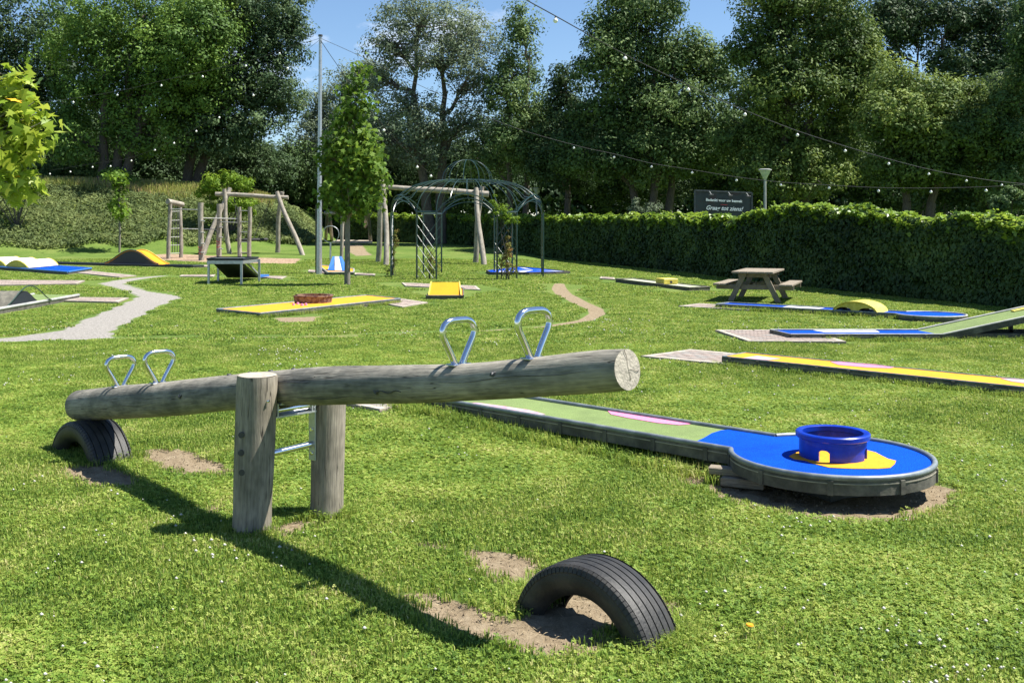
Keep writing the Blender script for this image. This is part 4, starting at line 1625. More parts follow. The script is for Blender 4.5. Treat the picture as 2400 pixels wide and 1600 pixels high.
# swing at left with nest seat
sw2 = thing('swing_frame', 'weathered round wood swing frame with a black nest seat, left of the mast', 'swing', (-12.5, 49, float(gz(-12.5, 49))), 'round wood swing frames')
Yb = 49.6
for (x0, y0, x1, y1, dy, s) in ((538, 594.5, 523, 443, -.15, 11), (474, 598, 537, 441, .15, 12), (648, 592, 660, 450, .15, 13), (709, 597.5, 650, 450, -.15, 14)):
    g_ = G(x0, y0)
    g_.z -= .1
    rw(sw2, 'leg', g_, AT(x1, y1, Yb + dy), .12, .10, s, bend=.05)
rw(sw2, 'beam', AT(506, 455, Yb), AT(677, 463, Yb), .11, .10, 15, m=M_FARWOOD, bend=.03)
sc_ = AT(590, 562, Yb)
rr_ = hpx(35, Yb)
MB().tube([sc_ + Vector((math.cos(a) * rr_, math.sin(a) * rr_ * .8, .02 * math.cos(a))) for a in np.linspace(0, 2 * PI, 28, endpoint=False)], .07, 8, closed=True).build('nest_seat', M_ROPE, sw2, smooth=True)
mb = MB()
for k in range(9):
    o_ = (k - 4) / 4.5 * rr_
    e = math.sqrt(max(0, rr_ ** 2 - o_ ** 2))
    mb.tube([sc_ + Vector((-e, o_ * .8, -.01)), sc_ + Vector((e, o_ * .8, -.01))], .015, 5)
    mb.tube([sc_ + Vector((o_, -e * .8, -.01)), sc_ + Vector((o_, e * .8, -.01))], .015, 5)
mb.build('seat_net', M_ROPE, sw2)
for tx in (548, 633):
    top_ = AT(tx, 470 if tx > 600 else 460, Yb)
    for s in (-1, 1):
        MB().tube([top_, sc_ + Vector(((.25 if tx > 600 else -.6) * rr_, s * rr_ * .75, 0))], .014, 5).build('rope', M_ROPE, sw2)
# small frame far behind the young tree
sw3 = thing('swing_frame', 'small round wood frame far behind the young tree, before the hedge', 'swing', (-9.5, 56, float(gz(-9.5, 56))), 'round wood swing frames')
for (x0, y0, x1, y1, dy, s) in ((763, 562, 768, 498, 0, 21), (778, 563, 772, 498, .2, 22), (856, 562, 858, 498, 0, 23), (869, 569, 863, 497, -.2, 24)):
    g_ = G(x0, y0)
    g_.z -= .1
    rw(sw3, 'leg', g_, AT(x1, y1, 56.5 + dy), .10, .09, s)
rw(sw3, 'beam', AT(760, 499, 56.5), AT(872, 500, 56.5), .09, .09, 25)
# rectangle of pale decking at its foot
q = [G(779, 570), G(873, 570), G(866, 565.5), G(790, 565)]
mb = MB().prism([(p.x, p.y) for p in q], q[0].z - .1, q[0].z + .12)
tag(mb.build('landing_slab', M_CONC, None, (q[0].x, q[0].y, q[0].z)), 'pale concrete slab on the small rise before the far hedge', 'slab')

# climbing frame
cf = thing('jungle_gym', 'round wood climbing frame with steel bars and rope ladder on bark chips', 'climbing frame', G(480, 607))
cps = {}
for k, (bx_, by_, tx, ty, wpx) in enumerate(((395, 606.5, 398, 474, 9.6), (424, 603.5, 423, 478, 9.2), (471, 610, 471, 475, 13), (514, 602.5, 513, 478, 12), (563, 607.5, 560, 485, 9.8), (585, 609, 585, 485, 10))):
    g_ = G(bx_, by_)
    Yp = g_.y
    g0_ = g_.copy(); g0_.z -= .15
    tpp = AT(tx, ty, Yp)
    cps[k] = (g_, tpp, Yp)
    rw(cf, 'post', g0_, tpp, hpx(wpx, Yp) / 2, hpx(wpx, Yp) / 2 * .93, 30 + k, wob=.18, bend=.02)


def cfp(k, y):
    g_, tpp, Yp = cps[k]
    z = HC - (y - YH) / F * Yp
    f = (z - g_.z) / (tpp.z - g_.z)
    return g_.lerp(tpp, f)


a, b_ = cps[0][1], cps[1][1]
ex = (b_ - a).normalized() * .15
rw(cf, 'cap_log', a - ex + Vector((0, 0, .02)), Vector((b_.x, b_.y, a.z - .08)) + ex, .12, .12, 40)
for k0, k1, y in ((2, 4, 511), (1, 3, 536), (0, 2, 490), (3, 4, 520)):
    MB().tube([cfp(k0, y), cfp(k1, y + 2)], .022, 8).build('steel_bar', M_RAILPALE, cf, smooth=True)
for y in (496, 517, 536, 556, 575, 594):
    MB().tube([cfp(0, y), cfp(1, y - 1)], .018, 7).build('rung', M_RAILPALE, cf, smooth=True)
for y in (494, 520, 544, 567, 592):
    MB().tube([cfp(4, y), cfp(5, y)], .018, 7).build('rung', M_RAILPALE, cf, smooth=True)
for f in (.3, .5, .7):
    MB().tube([cfp(0, 480).lerp(cfp(1, 482), f), cfp(0, 592).lerp(cfp(1, 590), f)], .018, 5).build('net_rope', M_ROPE, cf)
for k0, ys in ((2, (518, 545, 571, 592)), (3, (512, 533, 556, 583))):
    for y in ys:
        p = cfp(k0, y)
        MB().box(p + Vector((.12, -.13, 0)), (.16, .1, .05), bev=.01).build('foot_step', M_RAILPALE, cf)
for k0, y in ((2, 586), (3, 572)):
    p = cfp(k0, y)
    mb = MB()
    for j in range(3):
        mb.tube([p + Vector((-.09, -.138, .14 - j * .12)), p + Vector((0, -.150, .08 - j * .12)), p + Vector((.08, -.142, .15 - j * .12))], .014, 5)
    mb.build('red_graffiti', M_REDTXT, cf)

# hoop on pole behind the wedge lane
hp = G(774, 613)
ho = thing('hoop_target', 'thin grey steel hoop on a pole behind the blue wedge', 'hoop', hp)
ctr = AT(775, 549, hp.y)
MB().tube([ctr + Vector((math.cos(a) * hpx(19.5, hp.y), 0, math.sin(a) * hpx(19.5, hp.y))) for a in np.linspace(0, 2 * PI, 36, endpoint=False)], .016, 6, closed=True).build('ring', M_STEEL, ho, smooth=True)
MB().tube([hp, ctr - Vector((0, 0, hpx(19.5, hp.y)))], .04, 8).build('pole', M_STEEL, ho, smooth=True)
hp = G(800, 614)
pz_ = thing('round_pole', 'grey round pole between the hoop and the young tree', 'pole', hp)
rw(pz_, 'shaft', hp, AT(803, 505, hp.y), hpx(4.2, hp.y), hpx(4.4, hp.y), 77)

# mast with strings of bulbs
mp_ = G(748, 642)
mast = thing('mast', 'tall slim galvanised mast that carries the strings of bulbs', 'mast', mp_)
mt = AT(751, 86, mp_.y)
MB().tube([mp_, AT(749, 450, mp_.y), mt], [hpx(6.8, mp_.y), hpx(5.4, mp_.y), hpx(3.6, mp_.y)], 14).build('pole', M_STEEL, mast, smooth=True)
MB().tube([mt, mt + Vector((0, 0, .06))], .075, 10).build('cap', M_DARKMET, mast, smooth=True)
MB().box(AT(742, 560, mp_.y + .12), (.08, .06, 2.3)).build('back_rail', M_SKIRT, mast)


def catmull(P, n):
    P = [Vector(p) for p in P]
    P = [P[0] * 2 - P[1]] + P + [P[-1] * 2 - P[-2]]
    out = []
    for i in range(1, len(P) - 2):
        for k in range(n):
            t = k / n
            a, b, c, d = P[i - 1], P[i], P[i + 1], P[i + 2]
            out.append(.5 * ((2 * b) + (c - a) * t + (2 * a - 5 * b + 4 * c - d) * t * t + (3 * b - a - 3 * c + d) * t ** 3))
    out.append(P[-2])
    return out


bulb_me = None


def lights(label, pts, bulbs, Yf, size=.05, thick=.012):
    """pts: pixel polyline with depth; bulbs: pixel positions hanging below the cable"""
    P = [AT(x, y, Y) for x, y, Y in pts]
    path_ = catmull(P, 8)
    t = thing('string_lights', label, 'string lights', P[0], 'strings of festoon bulbs')
    MB().tube(path_, thick, 5).build('cable', M_ROPE, t)
    global bulb_me
    xs = [p[0] for p in pts]
    ys_ = [p[2] for p in pts]
    o_ = np.argsort(xs)
    for (x, y) in bulbs:
        Y = float(np.interp(x, np.array(xs)[o_], np.array(ys_)[o_]))
        p = AT(x, y, Y)
        if bulb_me is None:
            mb_ = MB().lathe((0, 0, 0), [(0, -1.0), (.5, -.87), (.87, -.5), (1, 0), (.87, .5), (.5, .87), (.4, 1.1)], 12)
            bulb_me = bpy.data.meshes.new('bulb')
            bulb_me.from_pydata(mb_.v, [], mb_.f)
            bulb_me.materials.append(M_BULB)
            bulb_me.polygons.foreach_set('use_smooth', [True] * len(bulb_me.polygons))
            ms_ = MB().tube([(0, 0, .8), (0, 0, 2.1)], [.45, .3], 8)
            lights.sock = bpy.data.meshes.new('socket')
            lights.sock.from_pydata(ms_.v, [], ms_.f)
            lights.sock.materials.append(M_ROPE)
        b = bpy.data.objects.new('bulb', bulb_me)
        COL.objects.link(b)
        b.parent = t
        b.location = p - ORIG[t.name]
        b.scale = (size,) * 3
        s_ = bpy.data.objects.new('socket', lights.sock)
        COL.objects.link(s_)
        s_.parent = b
    return t


lights('near string of white bulbs crossing from the top centre to the right edge',
       [(1150, -52, 9.5), (1230, -2, 10), (1302, 38, 10.6), (1465, 128, 12), (1613, 200, 13.2), (1746, 259, 14.6), (1869, 307, 16), (1981, 343, 17.4), (2083, 373, 18.8), (2177, 397, 20), (2265, 414, 21.3), (2348, 426, 22.5), (2470, 438, 24)],
       [(1302, 49), (1465, 138), (1613, 211), (1746, 269), (1869, 317), (1981, 354), (2083, 384), (2177, 408), (2265, 424), (2348, 434)], None, .025, .006)
lights('string of white bulbs from the mast top sagging over the hedge to the right edge',
       [(751, 90, 34.3), (840, 130, 34), (1000, 208, 33.5), (1180, 290, 33), (1345, 340, 32.4), (1439, 361, 32), (1527, 383, 31.5), (1622, 398, 31), (1726, 415, 30.3), (1830, 427, 29.6), (1943, 434, 28.8), (2059, 440, 28), (2182, 441, 27), (2311, 438, 26), (2450, 430, 25)],
       [(1345, 347), (1439, 369), (1527, 391), (1622, 405), (1726, 423), (1830, 434), (1943, 441), (2059, 448), (2182, 450), (2311, 447)], None, .037, .008)
lights('steep string of bulbs running down from the mast top behind the pavilion',
       [(752, 96, 34.4), (785, 145, 36), (860, 250, 39), (962, 364, 43), (1026, 422, 46), (1080, 455, 48)], [(1010, 413), (978, 420 - 28), (900, 306)], None, .055, .010)
lights('upper string of bulbs from the mast top to the left edge',
       [(748, 91, 34.3), (688, 108, 34.5), (576, 145, 35), (378, 190, 36), (275, 214, 36.5), (100, 240, 37), (-80, 250, 37.5)], [(655, 126), (576, 155), (475, 180), (378, 201), (275, 223), (172, 240), (60, 252)], None, .036, .006)
lights('lower string of bulbs from the mast top down over the bank at left',
       [(748, 95, 34.3), (690, 140, 36), (610, 205, 38), (514, 268, 41), (408, 328, 44), (308, 369, 47), (217, 384, 49), (117, 400, 51)], [(674, 161), (594, 224), (514, 276), (460, 308), (408, 336), (363, 352), (308, 377), (259, 390), (217, 392), (165, 403), (117, 408)], None, .040, .006)


# street lamps behind hedge
def lamp(label, x, ytop, Y, wpx):
    top_ = AT(x, ytop, Y)
    g_ = Vector((top_.x, Y, float(gz(top_.x, Y))))
    t = thing('street_lamp', label, 'street lamp', g_, 'street lamps behind the hedge')
    r = hpx(wpx, Y) / 2
    hcone = r * 1.55
    MB().tube([g_, Vector((g_.x, Y, top_.z - hcone))], [.055, .04], 12).build('pole', M_RAILPALE, t, smooth=True)
    MB().lathe((g_.x, Y, top_.z - hcone), [(.035, 0), (.05, .02), (r * .96, hcone), (0, hcone * .98)], 20).build('lamp_shade', M_LAMPG, t, smooth=True)
    MB().lathe((g_.x, Y, top_.z), [(0, .03), (r * .7, .028), (r * 1.03, .008), (r * 1.03, -.02), (r * .96, -.02)], 20).build('lid', M_RAILPALE, t, smooth=True)


lamp('larger white street lamp with a funnel head behind the hedge, right of the sign', 1793, 398, 33, 30)
lamp('smaller street lamp with a funnel head seen just right of the pavilion dome', 1258, 441, 55, 19)

# sign behind hedge
Ys = 42.0
sg = thing('billboard', 'dark billboard with white Dutch thank-you text behind the hedge', 'billboard', AT(1694, 540, Ys))
tl, tr_ = AT(1628, 446, Ys), AT(1762, 452, Ys + .25)
bl_, br_ = AT(1628, 515, Ys), AT(1762, 521, Ys + .25)
bl_.x, br_.x = tl.x, tr_.x
thk = Vector((0, .12, 0))
MB().hull8([bl_, br_, br_ + thk, bl_ + thk, tl, tr_, tr_ + thk, tl + thk]).build('board', M_BOARD, sg)
ux = (tr_ - tl).normalized()
for p, q in ((tl, tr_), (tr_, br_), (bl_, tl)):
    MB().beam(p + Vector((0, -.03, 0)), q + Vector((0, -.03, 0)), .06, .06).build('frame', mat('sign_frame', (.05, .055, .06), (.09, .09, .1), 8, rough=.5), sg)
for x in (1662, 1706, 1748):
    p = AT(x, 449 + (x - 1628) * .045, Ys)
    a_ = MB().tube([p, p + Vector((-.05, -.35, .02)), p + Vector((0, -.45, -.1))], .014, 6).build('lamp_arm', M_RAILPALE, sg)
    MB().box(p + Vector((0, -.47, -.14)), (.17, .12, .08), bev=.01).build('floodlight', M_DARKMET, a_)
for x in (1650, 1740):
    p = AT(x, 518, Ys + .2)
    MB().tube([(p.x, p.y, 0), p], .06, 8).build('post', M_DARKMET, sg)


def text(body, cpx, cpy, hgt, m, parent, shear=0.0, bold=0.004):
    cu = bpy.data.curves.new('text', 'FONT')
    cu.body = body
    cu.size = hgt
    cu.align_x = 'CENTER'
    cu.shear = shear
    cu.offset = bold
    cu.extrude = .003
    cu.resolution_u = 3
    ob = bpy.data.objects.new('tmp', cu)
    COL.objects.link(ob)
    bpy.context.view_layer.update()
    me = bpy.data.meshes.new_from_object(ob.evaluated_get(bpy.context.evaluated_depsgraph_get()))
    bpy.data.objects.remove(ob)
    c = AT(cpx, cpy, Ys + .1)
    ang_ = math.atan2(ux.y, ux.x)
    Rm = Matrix.Translation(c - ORIG[parent.name] + Vector((0, -.16, 0))) @ Matrix.Rotation(ang_, 4, 'Z') @ Matrix.Rotation(-ux.z * -1 * -1, 4, 'Y') @ Matrix.Rotation(PI / 2, 4, 'X')
    me.transform(Rm)
    me.materials.clear()
    me.materials.append(m)
    o = bpy.data.objects.new('lettering', me)
    COL.objects.link(o)
    o.parent = parent
    return o


text('Bedankt voor uw bezoek', 1695, 473, .15, M_TEXT, sg, bold=.005)
text('Graag tot ziens!', 1695, 493, .24, M_TEXT, sg, shear=.35, bold=.004)
text('~~~~', 1695, 482, .12, M_REDTXT, sg)

# ------------------------------------------------------------------ foliage materials
L_ASH = leafmat('ash_leaves', [(0.0312, 0.065, 0.0182), (0.078, 0.1495, 0.0312), (0.156, 0.26, 0.0468), (0.26, 0.364, 0.0715)], .22)
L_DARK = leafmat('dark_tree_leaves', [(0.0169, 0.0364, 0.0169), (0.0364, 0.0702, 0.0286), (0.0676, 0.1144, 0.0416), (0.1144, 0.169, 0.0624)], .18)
L_BLUE = leafmat('blue_green_leaves', [(0.0225, 0.0475, 0.025), (0.05, 0.0925, 0.0425), (0.0925, 0.1475, 0.06), (0.15, 0.2125, 0.085)], .2)
L_WILLOW = leafmat('silver_willow_leaves', [(0.066, 0.099, 0.055), (0.1265, 0.1705, 0.099), (0.198, 0.2475, 0.154), (0.286, 0.341, 0.22)], .3)
L_OAK = leafmat('mid_green_leaves', [(0.0275, 0.0575, 0.02), (0.0625, 0.115, 0.0375), (0.1187, 0.1875, 0.0575), (0.2125, 0.2875, 0.09375)], .22)
L_YEL = leafmat('yellow_green_leaves', [(0.0275, 0.05625, 0.01625), (0.06875, 0.1187, 0.03), (0.1438, 0.2063, 0.045), (0.275, 0.3375, 0.075)], .22)
L_BRIGHT = leafmat('bright_bush_leaves', [(.06, .12, .012), (.11, .20, .018), (.17, .27, .025), (.24, .34, .04)], .35)
L_MAPLE = leafmat('young_maple_leaves', [(.045, .095, .014), (.085, .165, .020), (.14, .23, .028), (.22, .31, .045)], .35)
L_GUM = leafmat('bright_lobed_leaves', [(.12, .19, .02), (.20, .30, .03), (.30, .38, .045), (.40, .46, .09)], .4, rough=.35)
L_GUMO = mat('orange_leaf', (.75, .30, .01), (.55, .40, .03), 12, rough=.5)
L_HEDGE = leafmat('shaded_creeper_leaves', [(0.0132, 0.0308, 0.0088), (0.0352, 0.0682, 0.0165), (0.0715, 0.1232, 0.0286), (0.143, 0.209, 0.0495)], .2, rough=.5, spec=.25)  # shade of the hedge face is put into these darker leaf colours
L_HTOP = leafmat('sunlit_creeper_leaves', [(0.077, 0.143, 0.0154), (0.132, 0.2255, 0.0242), (0.209, 0.319, 0.0374), (0.319, 0.418, 0.077)], .35, rough=.4, spec=.4)  # same creeper in lighter colours, sunlight on the hedge top painted in
L_JUN = leafmat('bank_shrub_leaves', [(.085, .12, .045), (.135, .18, .068), (.20, .245, .092), (.27, .305, .125)], .3, rough=.7, spec=.1, tscale=.6)
L_MEADOW = leafmat('meadow_stalks', [(.15, .22, .04), (.25, .30, .07), (.36, .34, .11), (.46, .31, .19)], .35, rough=.7)
L_ROSE = leafmat('reddish_rose_leaves', [(.06, .11, .02), (.12, .17, .03), (.22, .19, .05), (.34, .15, .07)], .3)


# ------------------------------------------------------------------ trees
def lobes_cloud(rng, lobes, nclump, per, cr, size, up=.55, squash=.75):
    """lobes: list of (cx,cy,cz,rx,ry,rz). returns leaf P,N,S,tone and clump centres"""
    vol = np.array([l[3] * l[5] for l in lobes])
    vol = vol / vol.sum()
    Ps, Ns, Ss, Ts, Cs = [], [], [], [], []
    for li, l in enumerate(lobes):
        k = max(3, int(nclump * vol[li]))
        d = unit(rng.normal(size=(k, 3)))
        r = rng.random(k) ** .42
        C = np.array(l[:3]) + d * r[:, None] * np.array(l[3:6])
        Cs.append(C)
        m = int(per)
        q = unit(rng.normal(size=(k, m, 3)).reshape(-1, 3)).reshape(k, m, 3)
        rr = (rng.random((k, m, 1)) ** .36)
        rad = cr * (0.5 + .8 * rng.random((k, 1, 1)))
        off = q * rr * rad
        off[:, :, 2] *= squash
        P = (C[:, None, :] + off).reshape(-1, 3)
        N = (q * 1.05 + rng.normal(size=q.shape) * .38)
        N[:, :, 2] += up
        # outward bias from lobe
        N += (d[:, None, :] * .3)
        ct = rng.random((k, 1)) * .62 - .05
        t = (ct + rng.random((k, m)) * .45)
        Ps.append(P); Ns.append(N.reshape(-1, 3)); Ts.append(t.reshape(-1))
        Ss.append(size * (.7 + .6 * rng.random(k * m)))
    return np.concatenate(Ps), np.concatenate(Ns), np.concatenate(Ss), np.concatenate(Ts), Cs


def limb(mb, a, b, r0, r1, rnd, n=7, jit=.06, k=5):
    a, b = Vector(a), Vector(b)
    L = (b - a).length
    pts, rr = [], []
    for i in range(k + 1):
        f = i / k
        p = a.lerp(b, f)
        if 0 < i < k:
            p += Vector((rnd.uniform(-1, 1), rnd.uniform(-1, 1), rnd.uniform(-.5, 1))) * L * jit
        pts.append(p)
        rr.append(r0 + (r1 - r0) * f)
    mb.tube(pts, rr, n, caps=False)
    return pts


def tree(label, Y, bx_, lobes, lm, seed, nclump=260, per=60, cr=.75, size=.20, trunk=.28, group='large trees behind the lawn',
         aspect=.5, droop=0.0, stems=1, bark=None, name='tree', depth=.75, fork=.35, twigs=2, squash=.75, grow=1.2, dens=1.9):
    rng = np.random.default_rng(seed)
    rnd = random.Random(seed)
    X0 = (bx_ - 1200) / F * Y
    base = Vector((X0, Y, float(gz(X0, Y)) - .1))
    t = thing(name, label, 'tree', base, group)
    L3 = []
    for (cx, cy, rx, ry) in lobes:
        p = AT(cx, cy, Y)
        dy = rnd.uniform(-1.2, 1.2)
        rxm, rzm = hpx(rx, Y) * grow, hpx(ry, Y) * grow
        L3.append((p.x, Y + dy, p.z, rxm, min(rxm, rzm * 1.5) * depth + .4, rzm))
    P, N, S, T, Cs = lobes_cloud(rng, L3, int(nclump * dens), per, cr * 1.05, size, squash=squash)
    zmin = min(l[2] - l[5] for l in L3)
    zmax = max(l[2] for l in L3)
    mb = MB()
    cxm = sum(l[0] for l in L3) / len(L3)
    forks = []
    for s in range(stems):
        sx = (s - (stems - 1) / 2) * .55
        f1_ = Vector((base.x * .7 + cxm * .3 + sx * 1.8, Y + rnd.uniform(-.4, .4), base.z + (zmax - base.z) * fork))
        f2_ = Vector((base.x * .3 + cxm * .7 + sx * 2.6, Y + rnd.uniform(-.4, .4), base.z + (zmax - base.z) * .92))
        r = trunk / (stems ** .4)
        pts = limb(mb, base + Vector((sx, 0, 0)), f1_, r * 1.15, r * .8, rnd, 10, .02)
        pts2 = limb(mb, f1_, f2_, r * .8, r * .18, rnd, 8, .04, 7)
        forks += pts[3:] + pts2[1:-1]
    mb.build('trunk', bark or M_BARK, t, smooth=True, grain=True)
    mb = MB()
    for li, l in enumerate(L3):
        c = Vector(l[:3])
        cand = [q for q in forks if q.z < c.z - .1] or forks[:1]
        st = min(cand, key=lambda q: (q - c).length + max(0, q.z - c.z + l[5]) * 2)
        pts = limb(mb, st, c, trunk * .34, trunk * .10, rnd, 6, .07)
        Cl = Cs[li]
        for q in Cl[:: max(1, int(len(Cl) / (6 * twigs)))]:
            s0 = pts[rnd.randrange(2, len(pts))]
            limb(mb, s0, q, trunk * .10, .012, rnd, 4, .08, 3)
    mb.build('limbs', bark or M_BARK, t, smooth=True, grain=True)
    o = leaf_obj('crown', P, N, S, lm, t, rng=rng, aspect=aspect, droop=droop, tone=T)
    tag(o, kind='stuff')
    return t


tree('dark broad tree at the far left behind the bank', 66, 60, [(30, 60, 150, 130), (-20, 240, 110, 130), (110, 300, 100, 90), (60, 390, 110, 50), (150, 150, 90, 110)], L_DARK, 1, 330, 60, .85, .24, .32)
tree('tall bright green tree with a forked trunk on the bank', 59, 262, [(330, 20, 220, 90), (240, 130, 160, 90), (440, 110, 110, 80), (480, 60, 70, 70), (230, 240, 120, 70), (400, 230, 120, 60), (350, 320, 90, 45), (180, 330, 70, 50), (400, 170, 110, 60)], L_ASH, 2, 520, 70, .75, .21, .42, stems=3)
tree('tall dark tree with drooping boughs left of the mast', 62, 440, [(600, 10, 110, 70), (610, 100, 100, 60), (570, 190, 120, 60), (640, 235, 70, 40), (690, 60, 30, 36), (500, 310, 100, 55), (610, 300, 60, 30), (470, 200, 70, 90)], L_BLUE, 3, 430, 70, .70, .20, .38, stems=2, droop=.8)
tree('round dark green tree low behind the swing', 68, 600, [(540, 370, 80, 50), (620, 400, 80, 50), (560, 430, 100, 40)], L_DARK, 4, 150, 60, .7, .2, .2)
tree('round mid green tree behind the mast, right of the low dark tree', 70, 690, [(690, 375, 55, 45), (670, 430, 70, 50), (735, 430, 60, 50)], L_OAK, 5, 150, 60, .7, .2, .2)
tree('pale feathery tree directly behind the mast and young tree', 72, 800, [(810, 210, 60, 50), (740, 260, 45, 45), (790, 290, 70, 50), (730, 340, 55, 45), (850, 340, 60, 60), (860, 170, 40, 36)], L_WILLOW, 6, 210, 50, .7, .19, .25)
tree('large airy silver green willow with dark spreading limbs behind the pavilion', 58, 1022, [(1000, 40, 110, 50), (920, 110, 60, 40), (1090, 80, 80, 60), (1020, 150, 100, 36), (890, 190, 50, 36), (1110, 190, 60, 46), (960, 250, 80, 32), (1080, 290, 70, 40), (890, 320, 60, 40), (980, 360, 80, 34), (1000, 310, 60, 30)], L_WILLOW, 7, 330, 46, .62, .17, .40, fork=.3, twigs=4, stems=2)
tree('slim upright tree between the willow and the sky gap', 57, 1215, [(1218, 70, 34, 50), (1215, 150, 48, 50), (1185, 220, 50, 46), (1245, 260, 56, 50), (1215, 330, 70, 50), (1265, 370, 60, 50), (1150, 370, 60, 46)], L_OAK, 8, 230, 55, .6, .18, .22, stems=2, twigs=3)
tree('short tree at the foot of the sky gap above the hedge', 55, 1330, [(1325, 210, 36, 50), (1330, 290, 50, 60), (1310, 380, 60, 56), (1360, 400, 50, 50)], L_DARK, 9, 150, 60, .6, .18, .2)
tree('tall mid green tree right of the sky gap', 52, 1530, [(1440, 50, 60, 60), (1510, 20, 80, 60), (1605, 120, 60, 40), (1420, 150, 70, 60), (1530, 140, 90, 60), (1670, 160, 60, 50), (1440, 260, 90, 60), (1580, 260, 100, 60), (1400, 360, 90, 50), (1540, 370, 110, 60), (1670, 330, 70, 70)], L_OAK, 10, 560, 64, .68, .19, .34, stems=3, twigs=3)
tree('very tall tree with yellow green sprays above the street lamp', 46, 1850, [(1805, 10, 74, 70), (1920, 20, 90, 80), (2000, 80, 60, 60), (1790, 120, 90, 60), (1930, 130, 110, 60), (2040, 150, 50, 50), (1830, 220, 110, 60), (1980, 220, 90, 50), (1790, 320, 100, 60), (1930, 320, 110, 60), (1840, 410, 120, 50)], L_YEL, 11, 600, 66, .60, .17, .32, stems=2)
tree('spreading tree with sunlit boughs at right above the hedge', 42, 2150, [(2190, 230, 110, 40), (2110, 190, 50, 30), (2270, 270, 60, 36), (2080, 280, 70, 50), (2200, 310, 110, 50), (2130, 390, 110, 55), (2290, 360, 60, 50)], L_YEL, 12, 380, 62, .55, .16, .28, stems=2)
tree('dark tall tree with bare stems in the top right corner', 60, 2180, [(2060, 60, 50, 60), (2080, 140, 50, 40), (2120, 40, 60, 60), (2240, 30, 130, 70), (2360, 90, 80, 100), (2280, 160, 120, 60), (2380, 250, 60, 80)], L_DARK, 13, 380, 60, .8, .22, .3, stems=3)
tree('dense green tree cut by the right edge above the hedge', 40, 2440, [(2400, 120, 50, 70), (2390, 220, 50, 60), (2400, 330, 60, 60), (2390, 420, 70, 50), (2440, 30, 60, 60)], L_OAK, 14, 230, 60, .5, .15, .22)
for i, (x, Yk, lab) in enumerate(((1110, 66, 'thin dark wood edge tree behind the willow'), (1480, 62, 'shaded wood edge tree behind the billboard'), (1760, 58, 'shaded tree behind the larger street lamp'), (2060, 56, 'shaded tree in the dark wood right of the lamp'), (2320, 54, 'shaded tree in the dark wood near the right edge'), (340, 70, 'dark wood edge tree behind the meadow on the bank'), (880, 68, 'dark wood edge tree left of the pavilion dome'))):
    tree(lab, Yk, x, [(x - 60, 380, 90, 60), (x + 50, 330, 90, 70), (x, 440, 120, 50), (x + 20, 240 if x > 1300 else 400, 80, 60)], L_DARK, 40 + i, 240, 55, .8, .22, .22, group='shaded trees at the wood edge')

# deep wood behind
rng = np.random.default_rng(77)
wl = []
for x in list(range(-60, 2560, 95)) + list(range(-20, 2560, 95)):
    Yw = 78 + rng.uniform(-5, 3)
    for y in (330 if x < 700 or x > 1250 else 410, 400, 460):
        if 480 < x < 800 and y < 400: continue
        p = AT(x + rng.uniform(-20, 20), y + rng.uniform(-15, 15), Yw)
        wl.append((p.x, p.y, p.z, hpx(80, Yw), 1.2, hpx(52, Yw)))
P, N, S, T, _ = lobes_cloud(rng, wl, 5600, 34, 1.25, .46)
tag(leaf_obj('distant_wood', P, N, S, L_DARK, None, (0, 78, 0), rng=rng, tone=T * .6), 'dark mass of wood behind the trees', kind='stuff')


# ------------------------------------------------------------------ shrubs
def shrub(label, lobes, Y, lm, seed, ncl, per, cr, size, cat='shrub', name='shrub', group=None, stem=True, aspect=.55):
    rng = np.random.default_rng(seed)
    L3 = []
    for (cx, cy, rx, ry) in lobes:
        p = AT(cx, cy, Y)
        L3.append((p.x, Y, p.z, hpx(rx, Y), hpx(rx, Y) * .7, hpx(ry, Y)))
    bx__ = sum(l[0] for l in L3) / len(L3)
    t = thing(name, label, cat, (bx__, Y, float(gz(bx__, Y))), group)
    P, N, S, T, Cs = lobes_cloud(rng, L3, ncl, per, cr, size)
    tag(leaf_obj('foliage', P, N, S, lm, t, rng=rng, tone=T, aspect=aspect), kind='stuff')
    rnd = random.Random(seed)
    mb = MB()
    b0 = Vector((bx__, Y, float(gz(bx__, Y)) - .05))
    for l in L3:
        for k in range(2 if cat == 'rose' else 4):
            limb(mb, b0 + Vector((rnd.uniform(-.1, .1), 0, 0)), Vector((l[0] + rnd.uniform(-.5, .5) * l[3], l[1] + rnd.uniform(-.3, .3) * l[4], l[2] + .4 * l[5])), .012 if cat == 'rose' else .03, .005, rnd, 5, .05, 3)
    mb.build('stems', M_BARK, t, grain=True)
    return t


shrub('bright green rounded bush behind the left swing frame', [(525, 430, 55, 26), (490, 445, 34, 26), (570, 440, 28, 26), (540, 475, 60, 24), (580, 490, 40, 16)], 54, L_BRIGHT, 101, 150, 60, .28, .13)
shrub('dark leafy shrub row on top of the bank at left', [(150, 405, 50, 26), (220, 400, 50, 22), (110, 400, 40, 26)], 60, L_OAK, 102, 110, 55, .35, .15)
shrub('lighter shrub on the bank behind the sapling', [(265, 412, 36, 20), (300, 425, 22, 14)], 58, L_ASH, 103, 50, 55, .28, .13)
shrub('low ivy covered bush at the left edge on the bank', [(40, 434, 60, 20), (-10, 425, 50, 34), (85, 444, 26, 12)], 51, L_BRIGHT, 104, 150, 60, .2, .09)
shrub('pale wispy shrub behind the hedge left of the billboard', [(1490, 485, 16, 22), (1530, 492, 24, 16), (1510, 500, 30, 14)], 44, L_WILLOW, 105, 60, 40, .16, .08)
shrub('dark shrub behind the hedge at the right edge', [(2370, 470, 40, 30), (2340, 480, 20, 24)], 24, L_OAK, 106, 70, 60, .12, .07)
